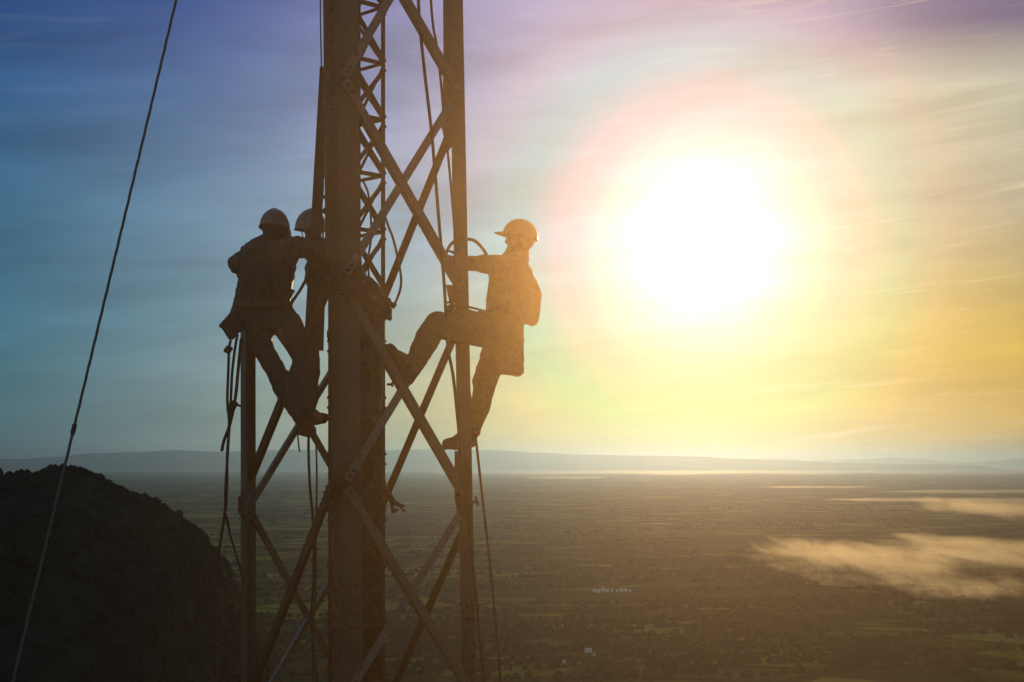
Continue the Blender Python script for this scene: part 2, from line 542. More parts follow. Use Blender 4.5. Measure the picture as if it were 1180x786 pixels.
def house(px, py, w, h, label, group):
    D = HP * FPX / (py - 535.0)
    c = Vector(((px - 590) / FPX * D, D, PLAIN))
    root = empty('farm_building', c)
    meta(root, label, 'building', group)
    dp = w * 0.7
    bm = bmesh.new()
    bmesh.ops.create_cube(bm, size=1, matrix=Matrix.Translation(c + Vector((0, 0, h / 2))) @ Matrix.Diagonal((w, dp, h, 1)))
    bm_obj('wall', bm, WHITE, root)
    bm = bmesh.new()
    e, rh = 0.4, w * .28
    for s in (-1, 1):
        pts = [(-w / 2 - e, s * (dp / 2 + e), h + .02), (w / 2 + e, s * (dp / 2 + e), h + .02), (w / 2 + e, 0, h + rh), (-w / 2 - e, 0, h + rh)]
        f = bm.faces.new([bm.verts.new(c + Vector(p)) for p in pts])
    bmesh.ops.remove_doubles(bm, verts=bm.verts[:], dist=.01)
    bmesh.ops.solidify(bm, geom=bm.faces[:], thickness=0.25)
    bm_obj('roof', bm, ROOF, root)


rnd = random.Random(5)
for i, px in enumerate([685, 690, 695, 700, 705.5, 711, 716, 721, 726]):
    house(px, 682 + rnd.uniform(-.8, .8), rnd.uniform(4.5, 7.5), rnd.uniform(3.5, 5), 'tiny white building in the row on the plain right of the tower', 'white buildings in a row on the plain')
house(678, 752, 9, 3.5, 'pale long building alone near the bottom of the plain', None)
house(686, 757, 6, 3.0, 'smaller pale building just right of and below the long one', None)
house(650, 764, 3.5, 2.6, 'tiny white hut at the bottom of the plain, left of the pale long building', None)


def vol_mat(name, color, density, g, absorb=None):
    m = bpy.data.materials.new(name)
    m.use_nodes = True
    t = m.node_tree
    t.nodes.clear()
    v = N(t, 'ShaderNodeVolumePrincipled')
    v.inputs['Color'].default_value = (*color, 1)
    v.inputs['Density'].default_value = density
    v.inputs['Anisotropy'].default_value = g
    o = N(t, 'ShaderNodeOutputMaterial')
    L(t, v.outputs[0], o.inputs['Volume'])
    return m


def make_haze():
    x0, x1, y0, y1, z0, z1 = -180000, 180000, -4000, 106000, PLAIN - 60, 740
    bm = bmesh.new()
    bmesh.ops.create_cube(bm, size=1, matrix=Matrix.Translation(((x0 + x1) / 2, (y0 + y1) / 2, (z0 + z1) / 2)) @ Matrix.Diagonal((x1 - x0, y1 - y0, z1 - z0, 1)))
    o = bm_obj('haze', bm, vol_mat('haze_air', (0.11, 0.22, 0.46), 2.2e-5, 0.80))
    meta(o, 'pale even haze over the whole valley', 'haze', kind='stuff')


def make_glow_veil():  # made-up volume, added to lay warm sun glare over tower and workers
    bm = bmesh.new()
    bmesh.ops.create_icosphere(bm, subdivisions=4, radius=1.0, matrix=Matrix.Translation((7.0, 3.5, 8.5)) @ Matrix.Diagonal((8.5, 9.5, 8.4, 1)))
    o = bm_obj('mist', bm, vol_mat('sunlit_mist', (1.0, 0.73, 0.50), 0.0062, 0.935), smooth=True)
    meta(o, 'thin sunlit mist drifting round the tower on the hilltop', 'mist', kind='stuff')


make_haze()
make_glow_veil()


def fog_mat(name, dens, g=0.5, seed=0.0):
    m = bpy.data.materials.new(name)
    m.use_nodes = True
    t = m.node_tree
    t.nodes.clear()
    tc = N(t, 'ShaderNodeTexCoord')
    # object coordinates run -1..1 through the ellipsoid of the bank
    ln = N(t, 'ShaderNodeVectorMath', operation='LENGTH')
    L(t, tc.outputs['Object'], ln.inputs[0])
    mp = N(t, 'ShaderNodeMapping')
    mp.inputs['Location'].default_value = (seed, seed * .7, 0)
    mp.inputs['Scale'].default_value = (3.0, 1.6, .9)
    L(t, tc.outputs['Object'], mp.inputs[0])
    n = N(t, 'ShaderNodeTexNoise')
    n.inputs['Scale'].default_value = 1.0
    n.inputs['Detail'].default_value = 5.0
    n.inputs['Roughness'].default_value = 0.6
    n.inputs['Distortion'].default_value = 0.5
    L(t, mp.outputs[0], n.inputs['Vector'])
    fall = M(t, 'SUBTRACT', 1.0, ln.outputs['Value'], clamp=True)
    a = M(t, 'SUBTRACT', M(t, 'ADD', n.outputs[0], M(t, 'MULTIPLY', fall, 0.45)), 0.62, clamp=True)
    d = M(t, 'MULTIPLY', M(t, 'MULTIPLY', a, 6.0, clamp=True), dens)
    v = N(t, 'ShaderNodeVolumePrincipled')
    v.inputs['Color'].default_value = (0.97, 0.92, 0.78, 1)
    v.inputs['Anisotropy'].default_value = g
    L(t, d, v.inputs['Density'])
    o = N(t, 'ShaderNodeOutputMaterial')
    L(t, v.outputs[0], o.inputs['Volume'])
    return m


def low_cloud(px, py, wpx, hpx, thick, dens, label, seed=0.0, tilt=0.0):
    """a bank of ground fog: centre and size in the photo, thickness in metres"""
    D = HP * FPX / (py - 535.0)
    D0, D1 = HP * FPX / (py - hpx / 2 - 535.0), HP * FPX / (py + hpx / 2 - 535.0)
    bm = bmesh.new()
    bmesh.ops.create_icosphere(bm, subdivisions=4, radius=1.0)
    o = bm_obj('low_cloud', bm, fog_mat('low_cloud', dens, 0.5, seed), smooth=True)
    o.location = ((px - 590) / FPX * D, (D0 + D1) / 2, PLAIN + thick * 0.8)
    o.scale = (wpx / 2 / FPX * D, (D0 - D1) / 2, thick)
    o.rotation_euler = (0, 0, tilt)
    meta(o, label, 'cloud', kind='stuff')


low_cloud(1010, 668, 290, 66, 42, 0.0016, 'pale bank of low cloud lying on the plain at the right', 1.3)
low_cloud(1165, 655, 260, 54, 42, 0.0015, 'end of the low cloud bank running out of the picture at right', 4.1)
low_cloud(1110, 690, 190, 26, 26, 0.0020, 'thin lower streak of cloud below the main bank', 7.7)
low_cloud(1150, 598, 160, 22, 60, 0.0008, 'small thin patch of low cloud higher up near the right edge', 2.2)


# ------------------------------------------------------------------ the lattice tower
def angle_bar(bm, p, q, dir_a, dir_b, w, t):
    """steel angle from p to q: corner line p-q, two flanges of width w along dir_a and dir_b"""
    ax = (q - p).normalized()
    def orth(v):
        v = v - ax * v.dot(ax)
        return v.normalized()
    a = orth(dir_a)
    b = orth(dir_b)
    wa = w
    prof = [Vector((0, 0)), Vector((wa, 0)), Vector((wa, t)), Vector((t, t)), Vector((t, wa)), Vector((0, wa))]
    rings = []
    for c in (p, q):
        rings.append([bm.verts.new(c + a * v.x + b * v.y) for v in prof])
    n = len(prof)
    for i in range(n):
        j = (i + 1) % n
        bm.faces.new((rings[0][i], rings[0][j], rings[1][j], rings[1][i]))
    for r in rings:
        bm.faces.new((r[0], r[1], r[2], r[3]))
        bm.faces.new((r[0], r[3], r[4], r[5]))


def flat_bar(bm, p, q, side, w, t):
    ax = (q - p).normalized()
    s = (side - ax * side.dot(ax)).normalized()
    n = ax.cross(s).normalized()
    vs = [[bm.verts.new(c + s * u * w / 2 + n * v * t / 2) for u, v in ((-1, -1), (1, -1), (1, 1), (-1, 1))] for c in (p, q)]
    for i in range(4):
        j = (i + 1) % 4
        bm.faces.new((vs[0][i], vs[0][j], vs[1][j], vs[1][i]))
    bm.faces.new(vs[0])
    bm.faces.new(vs[1])


def bevel(o, w=0.0015):
    m = o.modifiers.new('bevel', 'BEVEL')
    m.width = w
    m.segments = 1
    m.limit_method = 'ANGLE'
    return o


AL = R(31)
E1 = Vector((math.cos(AL), math.sin(AL), 0))      # front leg -> right leg
E2 = Vector((-math.sin(AL), math.cos(AL), 0))     # front leg -> left leg
UPZ = Vector((0, 0, 1))
LEGS = {  # corner px at y=0 and y=786, depth, flange directions, top y, width
    'F': (389.5, 395.0, 10.00, E1, E2, -330, 0.155),
    'R': (533.5, 549.0, 10.82, -E1, E2, -330, 0.118),
    'L': (276.5, 277.5, 10.83, E1, -E2, 318, 0.118),
    'B': (431.0, 432.0, 11.64, -E1, -E2, 352, 0.150),
}


def leg_x(k, y):
    a, b = LEGS[k][0], LEGS[k][1]
    return a + (b - a) * y / 786.0


def on_leg(k, y, dx=0.0, dd=0.0):
    d = LEGS[k][2]
    return P(leg_x(k, y) + dx, y, d + dd)


def ybase(d):
    return 535 + (CZ + 0.25) * FPX / d


def bolt(loc, nrm, parent, r=0.013, h=0.014):
    bm = bmesh.new()
    rot = nrm.to_track_quat('Z', 'Y').to_matrix().to_4x4()
    bmesh.ops.create_cone(bm, cap_ends=True, segments=6, radius1=r, radius2=r, depth=h, matrix=Matrix.Translation(loc + nrm * h * .5) @ rot)
    bmesh.ops.create_cone(bm, cap_ends=True, segments=8, radius1=r * .5, radius2=r * .5, depth=h * 2, matrix=Matrix.Translation(loc + nrm * h) @ rot)
    return bm_obj('bolt', bm, MAT['dark_steel'], parent)


def make_tower():
    root = empty('lattice_tower', P(430, 535, 10.82) * 1.0)
    root.location.z = 0.0
    meta(root, 'steel lattice tower of riveted angle legs and crossed braces that the three workers climb', 'tower')
    legs = {}
    for k, (a, b, d, f1, f2, top, w) in LEGS.items():
        bm = bmesh.new()
        angle_bar(bm, on_leg(k, top), on_leg(k, ybase(d)), f1, f2, w, 0.013)
        legs[k] = bevel(bm_obj('leg', bm, MAT['dark_steel' if k == 'B' else 'steel'], root), .002)  # back leg: shade painted in by the darker steel
    # concrete footings
    for k in LEGS:
        d = LEGS[k][2]
        c = on_leg(k, ybase(d)) + (LEGS[k][3] + LEGS[k][4]) * .06
        bm = bmesh.new()
        bmesh.ops.create_cube(bm, size=1, matrix=Matrix.Translation((c.x, c.y, 0.02)) @ Matrix.Diagonal((.6, .6, .7, 1)))
        bevel(bm_obj('footing', bm, MAT['steel'], root), .02)

    def brace(k1, y1, dx1, k2, y2, dx2, off, outn, mat='brace', w=0.062, up=1):
        p = on_leg(k1, y1, dx1) + outn * off
        q = on_leg(k2, y2, dx2) + outn * off
        fn = (q - p).normalized()
        side = outn.cross(fn).normalized() * up
        bm = bmesh.new()
        c = -side * w * .5
        angle_bar(bm, p + c, q + c, side, -outn, w, 0.007)
        o = bevel(bm_obj('brace', bm, MAT[mat], root), .001)
        for pt, sg in ((p, 1), (q, -1)):
            bolt(pt + fn * sg * 0.035 + outn * 0.004, outn, o)
            bolt(pt + fn * sg * 0.085 + outn * 0.004, outn, o)
        return o

    o1 = -E2     # outward normal of the front-right face
    o2 = -E1     # outward normal of the front-left face
    # front-right face: crossed pairs  (legs F and R)
    for y1, y2 in ((91 - 228, 112 - 228), (91, 108)):
        pass
    pairs = [  # '' from F down to R
        (-126, 105), (94, 334), (333, 574), (563, 796), (795, 1030), (1025, 1262), (1258, 1494), (1490, 1724)]
    for ya, yb in pairs:
        brace('F', ya, 6, 'R', yb, -8, 0.030, o1)
    pairs = [  # '/' from R down to F
        (-128, 88), (106, 316), (336, 553), (580, 798), (808, 1028), (1036, 1258), (1268, 1490)]
    for ya, yb in pairs:
        brace('R', ya, -8, 'F', yb, 6, 0.012, o1, up=-1)
    # right-rear face (R and B), its shade put into the darker steel
    for ya, yb in ((132, 362), (368, 594), (604, 832), (836, 1064), (1068, 1296), (1300, 1526)):
        brace('R', ya, -9, 'B', yb, 4, 0.012, E1, 'dark_steel', w=0.068)
    # front-left face (F and L), shaded by colour in the same way
    for ya, yb in ((318, 553), (556, 800), (800, 1040), (1044, 1280), (1286, 1520)):
        brace('F', ya, -10, 'L', yb, 10, 0.012, o2, 'dark_steel', w=0.075)
    # left-rear face (L and B)
    for ya, yb in ((586, 356), (834, 590), (1080, 838), (1320, 1084)):
        brace('L', ya, 9, 'B', yb, -5, 0.012, E2, 'brace', w=0.058)
    for ya, yb in ((372, 614), (588, 842), (838, 1090), (1092, 1340)):
        brace('L', ya, 12, 'B', yb, -5, 0.030, E2, 'brace', w=0.058, up=-1)
    # gusset plates at the leg nodes
    def gusset(k, pts, nrm, off, mat='steel'):
        bm = bmesh.new()
        d = LEGS[k][2]
        vs = []
        for x, y in pts:
            p = P(x, y, d)
            # slide onto the face plane through the leg corner
            base = on_leg(k, y)
            v = (p - base)
            hx = v.x
            along = nrm.cross(UPZ).normalized()
            s = hx / along.x if abs(along.x) > .1 else hx
            vs.append(base + along * s + nrm * off)
        f = bm.faces.new([bm.verts.new(v) for v in vs])
        bmesh.ops.solidify(bm, geom=[f], thickness=0.008)
        g = bevel(bm_obj('gusset_plate', bm, MAT[mat], root), .001)
        c = sum(vs, Vector()) / len(vs)
        for v in vs:
            bolt(c + (v - c) * .55 + nrm * .006, nrm, g, .011, .01)
    gusset('R', [(511, 92), (530, 92), (530, 158), (516, 178), (509, 150)], o1, .004)
    gusset('R', [(514, 330), (532, 330), (533, 368), (524, 378)], o1, .004)
    gusset('R', [(524, 520), (540, 520), (541, 604), (528, 596), (524, 574)], o1, .004)
    gusset('F', [(392, 66), (410, 66), (410, 112), (394, 112)], o1, .004)
    gusset('F', [(392, 300), (412, 300), (412, 352), (394, 352)], o1, .004)
    gusset('F', [(394, 530), (414, 530), (416, 590), (394, 590)], o1, .004)
    gusset('L', [(274, 572), (298, 566), (298, 596), (286, 602), (273, 590)], o2, .004)
    gusset('F', [(377, 540), (393, 540), (393, 580), (377, 576)], o2, .004)
    # splice plates with their rows of bolts
    def splice(k, y1, y2, along, nrm, w, dx=0.02, cols=2, n=6, mat='steel'):
        p, q = on_leg(k, y1), on_leg(k, y2)
        bm = bmesh.new()
        c = along * (dx + w / 2) + nrm * 0.007
        flat_bar(bm, p + c, q + c, along, w, 0.010)
        g = bevel(bm_obj('splice_plate', bm, MAT[mat], root), .001)
        for i in range(n):
            t = (i + .5) / n
            for j in range(cols):
                u = dx + w * (0.28 + 0.44 * j) if cols > 1 else dx + w / 2
                bolt(p.lerp(q, t) + along * u + nrm * .012, nrm, g, .014, .014)
    splice('F', 668, 764, E1, o1, .115, .020)
    splice('F', 672, 768, E2, o2, .115, .020)
    splice('F', -40, 134, E2, o2, .10, .012, 1, 9)
    splice('R', 690, 778, -E1, o1, .085, .016)
    splice('L', 668, 770, E1, E2 * -1, .08, .02, 1)
    # short inner angle left standing beside the right leg at the top
    bm = bmesh.new()
    angle_bar(bm, P(508.5, -330, 10.76), P(511.5, 162, 10.76), Vector((1, .2, 0)), Vector((0, 1, 0)), .085, .008)
    bevel(bm_obj('splice_angle', bm, MAT['steel'], root), .001)
    # outer stub on the left side of the front leg at the top
    bm = bmesh.new()
    angle_bar(bm, P(370, -330, 10.03), P(375.5, 300, 10.06), Vector((1, .5, 0)), Vector((-.2, 1, 0)), .06, .008)
    bevel(bm_obj('splice_angle', bm, MAT['steel'], root), .001)
    # step bracket on the right leg and step bolt on the mast side
    bm = bmesh.new()
    flat_bar(bm, P(536, 582, 10.72), P(550, 577, 10.70), Vector((0, 0, 1)), .02, .012)
    flat_bar(bm, P(548, 572, 10.70), P(551, 583, 10.70), Vector((1, 0, 0)), .02, .012)
    bm_obj('step_bracket', bm, MAT['steel'], root)
    return root


TOWER = make_tower()


# ------------------------------------------------------------------ the slender mast inside
def make_mast():
    zt = 9.6 + CZ
    c = P(411, 535, 11.02)
    cx, cy = c.x, c.y
    root = empty('gin_pole_mast', (cx, cy, 0))
    meta(root, 'slender square lattice mast standing inside the tower with zigzag lacing', 'mast')
    h = 0.222
    pts = [Vector((cx + h, cy, 0)), Vector((cx - .02, cy - h, 0)), Vector((cx - h, cy, 0)), Vector((cx - .02, cy + h, 0))]
    for p in pts:
        bm = bmesh.new()
        inn = (Vector((cx, cy, 0)) - p).normalized()
        a = (inn + UPZ.cross(inn)).normalized()
        b = (inn - UPZ.cross(inn)).normalized()
        angle_bar(bm, p, p + UPZ * zt, a, b, 0.040, .006)
        bevel(bm_obj('chord', bm, MAT['dark_steel'], root), .001)
    def Z(y):
        return CZ + (535 - y) / FPX * 11.02
    pitch = 0.436
    z0 = Z(75) % pitch
    rest = bmesh.new()
    k = 0
    cnt = 0
    z = z0
    while z < zt - pitch:
        vis = Z(500) < z < Z(-30)
        for f in range(4):
            a, b = pts[f], pts[(f + 1) % 4]
            inn = (Vector((cx, cy, 0)) - (a + b) / 2).normalized()
            for kind in range(3):
                if kind == 0:
                    p, q = a + UPZ * z, b + UPZ * z
                elif (f + kind) % 2 == 0:
                    p, q = a + UPZ * (z + .02), b + UPZ * (z + pitch - .02)
                else:
                    p, q = b + UPZ * (z + .02), a + UPZ * (z + pitch - .02)
                if f in (0, 3) or kind == 0 or True:
                    q2 = q.copy()
                    shr = (q - p).normalized() * 0.0
                    if vis and cnt < 96:
                        bm = bmesh.new()
                        angle_bar(bm, p + shr + inn * .008, q2 - shr + inn * .008, inn.cross(q - p), inn, 0.027, .004)
                        bm_obj('lacing_bar', bm, MAT['dark_steel'], root)
                        cnt += 1
                    else:
                        angle_bar(rest, p + inn * .008, q + inn * .008, inn.cross(q - p), inn, 0.027, .004)
        z += pitch
        k += 1
    o = bm_obj('lacing', rest, MAT['dark_steel'], root)
    o['kind'] = 'stuff'
    bm = bmesh.new()
    bmesh.ops.create_cube(bm, size=1, matrix=Matrix.Translation((cx, cy, zt)) @ Matrix.Diagonal((.5, .5, .02, 1)))
    bm_obj('top_plate', bm, MAT['dark_steel'], root)
    bm = bmesh.new()
    bmesh.ops.create_cube(bm, size=1, matrix=Matrix.Translation((cx, cy, 0.0)) @ Matrix.Diagonal((.6, .6, .3, 1)))
    bm_obj('base_plate', bm, MAT['dark_steel'], root)
    # a step bolt sticking out on the right
    bm = bmesh.new()
    flat_bar(bm, P(446, 443, 11.0), P(452.5, 443, 11.0), UPZ, .018, .018)
    flat_bar(bm, P(451, 443, 11.0), P(453.5, 443, 11.0), UPZ, .036, .034)
    bm_obj('step_bolt', bm, MAT['dark_steel'], root)


make_mast()


# ------------------------------------------------------------------ ropes
def spline(pts, n=8):
    out = []
    q = [pts[0]] + list(pts) + [pts[-1]]
    for i in range(1, len(q) - 2):
        p0, p1, p2, p3 = q[i - 1], q[i], q[i + 1], q[i + 2]
        for k in range(n):
            t = k / n
            out.append(0.5 * ((2 * p1) + (p2 - p0) * t + (2 * p0 - 5 * p1 + 4 * p2 - p3) * t * t + (3 * p1 - p0 - 3 * p2 + p3) * t ** 3))
    out.append(pts[-1].copy())
    return out


def tube(bm, pts, r, seg=8, twist=True):
    pts = [Vector(p) for p in pts]
    prev = None
    last = None
    nrm = None
    for i, p in enumerate(pts):
        a = pts[max(0, i - 1)]
        b = pts[min(len(pts) - 1, i + 1)]
        t = (b - a)
        if t.length < 1e-7:
            continue
        t.normalize()
        if nrm is None:
            nrm = t.orthogonal().normalized()
        else:
            nrm = (nrm - t * nrm.dot(t)).normalized()
        bn = t.cross(nrm)
        rr = r[i] if isinstance(r, list) else r
        ring = [bm.verts.new(p + (nrm * math.cos(2 * math.pi * j / seg) + bn * math.sin(2 * math.pi * j / seg)) * rr) for j in range(seg)]
        if prev:
            for j in range(seg):
                jj = (j + 1) % seg
                bm.faces.new((prev[j], prev[jj], ring[jj], ring[j]))
        else:
            bm.faces.new(ring)
        prev = ring
    bm.faces.new(prev)


def rope(name, pxpts, rpx, label, cat='rope', mat='rope', group=None, parent=None, n=8, knots=()):
    pts = [P(*q) for q in pxpts]
    bm = bmesh.new()
    r = rpx / FPX * 10.3
    tube(bm, spline(pts, n), r)
    for q in knots:
        c = P(*q[:3])
        rr = q[3] / FPX * q[2]
        bmesh.ops.create_icosphere(bm, subdivisions=2, radius=rr, matrix=Matrix.Translation(c) @ Matrix.Diagonal((1, 1, 1.3, 1)))
        for a in range(3):
            cc = [c + Vector((math.cos(t + a), math.sin(t + a) * .9, math.sin(t * 1.0 + a * 2) * .5)) * rr * 1.05 for t in [u * math.pi / 5 for u in range(10)]]
            tube(bm, cc, r * .8, 6)
    o = bm_obj(name, bm, MAT[mat], parent, smooth=True)
    if parent is None:
        meta(o, label, cat, group)
    return o


# guy wire on the left, from an anchor on the hill up to the mast head
def make_guy():
    a = P(203, 0, 10.4)
    b = P(15, 786, 9.2)
    dirn = (a - b).normalized()
    top = P(430, -950, 11.0)
    top = Vector((P(411, 535, 11.02).x, 11.02, CZ + 9.55))
    bot = b - dirn * ((b.z + .0) / dirn.z)
    root = empty('guy_wire', bot)
    meta(root, 'twisted steel guy wire slanting down across the left of the sky', 'guy wire')
    bm = bmesh.new()
    pts = [bot, b, a, top]
    path = spline(pts, 60)
    for s in range(3):
        ph = s * 2.094
        off = []
        for i, p in enumerate(path):
            t = (path[min(i + 1, len(path) - 1)] - path[max(i - 1, 0)]).normalized()
            u = t.orthogonal().normalized()
            v = t.cross(u)
            off.append(p)
        # laid strands
    dense = []
    for p, q in zip(path, path[1:]):
        m = max(2, int((q - p).length / .012))
        dense += [p.lerp(q, k / m) for k in range(m)]
    t = (top - bot).normalized()
    u = t.orthogonal().normalized()
    v = t.cross(u)
    for s in range(3):
        off = [p + (u * math.cos(i * .32 + s * 2.094) + v * math.sin(i * .32 + s * 2.094)) * 0.0042 for i, p in enumerate(dense[::2])]
        tube(bm, off, 0.0066, 6)
    bm_obj('cable', bm, MAT['wire'], root, smooth=True)
    # clamp seen half way down
    bm = bmesh.new()
    c = P(84, 494, 9.65)
    best = min(dense, key=lambda p: abs(p.z - c.z))
    bmesh.ops.create_cone(bm, cap_ends=True, segments=10, radius1=.016, radius2=.016, depth=.07, matrix=Matrix.Translation(best) @ t.to_track_quat('Z', 'Y').to_matrix().to_4x4())
    bm_obj('clamp', bm, MAT['dark_steel'], root)
    bm = bmesh.new()
    bmesh.ops.create_cube(bm, size=1, matrix=Matrix.Translation((bot.x, bot.y, -.05)) @ Matrix.Diagonal((.5, .5, .5, 1)))
    bevel(bm_obj('anchor_block', bm, MAT['steel'], root), .02)


make_guy()

# ropes hanging through the right of the tower
rope('rope', [(474, -200, 10.55), (482, 0, 10.55), (489, 80, 10.55), (497.5, 155, 10.55), (505, 245, 10.52), (512, 330, 10.5), (516, 398, 10.55), (523, 440, 10.6), (533, 540, 10.6), (545, 655, 10.6), (558, 790, 10.6), (572, 950, 10.6)], 1.9,
     'dark rope hanging down through the tower and across the right leg')
rope('rope', [(490, -200, 11.1), (496.5, 0, 11.1), (505, 64, 11.1), (513, 150, 11.1), (520, 218, 11.15), (535, 400, 11.2), (548, 503, 11.2), (556, 575, 11.2), (566, 665, 11.2), (577, 790, 11.2), (586, 950, 11.2)], 1.6,
     'thin rope falling free to the right of the right leg at the bottom')
# ropes hanging between left and front leg
rope('rope', [(356, 497, 10.45), (355.5, 520, 10.45), (357, 560, 10.45), (360.5, 600, 10.45), (361.5, 660, 10.45), (359, 713, 10.45), (362, 760, 10.45), (366, 800, 10.45), (368, 950, 10.45)], 1.6,
     'slack rope hanging below the left worker, left one of the pair')
rope('rope', [(364, 505, 10.55), (365, 540, 10.55), (364.5, 600, 10.55), (364, 650, 10.55), (363.5, 690, 10.55), (361, 716, 10.55), (360, 760, 10.55), (361, 950, 10.55)], 1.1,
     'thinner straight rope hanging below the left worker, right one of the pair')
# hoisted steel section on its rope
def make_hoist():
    root = empty('steel_section', P(359, 240, 10.32))
    meta(root, 'dark steel angle hanging beside the front leg from a thin hoist rope', 'steel section')
    bm = bmesh.new()
    p, q = P(368.5, 76, 10.32), P(349.5, 408, 10.32)
    angle_bar(bm, p, q, Vector((1, .25, 0)), Vector((.3, 1, 0)), .075, .008)
    bevel(bm_obj('section', bm, MAT['dark_steel'], root), .001)
    bm = bmesh.new()
    p, q = P(369, 300, 10.36), P(366, 404, 10.36)
    flat_bar(bm, p, q, Vector((1, .2, 0)), .085, .008)
    bm_obj('end_plate', bm, MAT['dark_steel'], root)
make_hoist()
rope('rope', [(368.5, -300, 10.3), (369, -60, 10.3), (369.2, 20, 10.3), (370.5, 78, 10.3), (371, 90, 10.3)], 0.8, 'thin rope holding up the hanging steel angle', knots=((370.5, 80, 10.3, 2.0),))
rope('rope', [(377, 120, 10.4), (373, 150, 10.4), (371.5, 185, 10.4), (372.5, 215, 10.4), (370.8, 240, 10.4), (371.5, 262, 10.4), (374, 290, 10.4)], 0.9,
     'thin knotted line between the hanging steel angle and the front leg', knots=((373.8, 203, 10.4, 1.8), (374, 227, 10.4, 1.8), (374.5, 243, 10.4, 3.0)))
# coil and fittings round the mast at waist height
rope('rope', [(444, 250, 11.0), (448, 262, 10.9), (453, 275, 10.75), (458.5, 298, 10.7), (462, 318, 10.7), (461.5, 332, 10.7), (458, 343, 10.7), (454, 352, 10.7)], 1.5, 'curved stiff rope bowing out to the right of the mast', knots=((453, 352, 10.7, 3.0),))
rope('rope', [(418, 208, 10.65), (424, 222, 10.65), (427, 245, 10.65), (427.5, 275, 10.6), (424, 300, 10.6), (426, 325, 10.6), (430, 348, 10.6)], 1.3, 'rope hanging in an S between front leg and mast')
rope('rope', [(389, 336, 9.93), (398, 336, 9.9), (410, 338, 9.95), (420, 344, 10.1), (432, 348, 10.3), (444, 346, 10.5), (450, 349, 10.65)], 2.6, 'thick strap wrapped round the front leg towards the mast')
rope('rope', [(388, 329, 9.95), (400, 332, 9.9), (412, 336, 9.96), (424, 345, 10.15), (438, 352, 10.4)], 1.5, 'thinner cord just above the thick strap on the front leg')
# frayed rope tail on the mast low down
def make_tail():
    bm = bmesh.new()
    tube(bm, spline([P(446, 562, 10.75), P(450, 569, 10.7), P(454, 576, 10.7), P(459, 580, 10.7), P(466, 584, 10.7)], 6), .009)
    tube(bm, spline([P(449, 570, 10.7), P(455, 580, 10.68), P(460, 583, 10.68), P(467, 590, 10.68)], 6), .008)
    tube(bm, spline([P(447, 572, 10.7), P(452, 582, 10.7), P(453, 590, 10.7), P(459, 586, 10.7)], 6), .012)
    bmesh.ops.create_icosphere(bm, subdivisions=2, radius=.03, matrix=Matrix.Translation(P(452, 579, 10.7)) @ Matrix.Diagonal((.7, .7, 1.3, 1)))
    tube(bm, [P(444, 556, 10.95), P(446, 562, 10.8), P(447, 566, 10.74), P(451, 572, 10.7)], .009)
    o = bm_obj('rope_end', bm, MAT['rope'], smooth=True)
    meta(o, 'frayed knotted rope end sticking out right of the mast below the hills', 'rope')
make_tail()
# ropes hanging from the left worker's pouch
rope('rope', [(266, 392, 10.2), (264, 402, 10.2), (263, 430, 10.2), (262, 462, 10.2), (264, 488, 10.2), (262.5, 520, 10.2), (260, 560, 10.2), (259, 590, 10.2), (254, 625, 10.2), (250, 655, 10.2), (253, 678, 10.2), (265, 689, 10.2), (277, 684, 10.22), (280, 670, 10.24), (274, 645, 10.24), (266, 618, 10.22), (260, 592, 10.2)], 1.6,
     'long rope from the left worker ending in a slack loop beside the left leg', knots=((263, 403, 10.2, 4.0), (266, 470, 10.2, 4.0)))
rope('rope', [(274, 385, 10.25), (271, 400, 10.25), (267.5, 430, 10.22), (266, 460, 10.2), (265, 485, 10.2), (262, 520, 10.22), (261.5, 560, 10.22), (260, 588, 10.22)], 1.6,
     'second strand tied alongside the long hanging rope, middle one under the pouch')
rope('rope', [(278, 390, 10.28), (275, 420, 10.25), (272.5, 448, 10.22), (270, 466, 10.2), (267, 480, 10.2), (263, 495, 10.2), (258, 508, 10.2), (255.5, 520, 10.2)], 1.9,
     'short rope with a pointed tail hanging nearest the left leg', knots=((268.5, 467, 10.2, 4.5),))
rope('rope', [(266, 464, 10.2), (272, 466, 10.2), (277, 468, 10.22)], 1.3, 'stub of cord poking right from the rope knot towards the left leg')
rope('rope', [(343, 500, 10.15), (344, 512, 10.15), (345.5, 521, 10.15)], 0.9, 'short loose cord end dangling under the boots of the left worker')


# ------------------------------------------------------------------ people
def hull_into(bm, balls, seg=2):
    """convex hull round balls (x px, y px, depth m, r px [, depth radius factor])"""
    tmp = bmesh.new()
    for b in balls:
        x, y, d, r = b[:4]
        k = b[4] if len(b) > 4 else 1.0
        rr = r / FPX * d
        bmesh.ops.create_icosphere(tmp, subdivisions=seg, radius=1.0, matrix=Matrix.Translation(P(x, y, d)) @ Matrix.Diagonal((rr, rr * k, rr, 1)))
    r = bmesh.ops.convex_hull(tmp, input=tmp.verts[:])
    inner = list({e for e in r['geom_interior'] + r['geom_unused'] if isinstance(e, bmesh.types.BMVert)})
    bmesh.ops.delete(tmp, geom=inner, context='VERTS')
    bmesh.ops.recalc_face_normals(tmp, faces=tmp.faces[:])
    me = bpy.data.meshes.new('t')
    tmp.to_mesh(me)
    tmp.free()
    bm.from_mesh(me)
    bpy.data.meshes.remove(me)


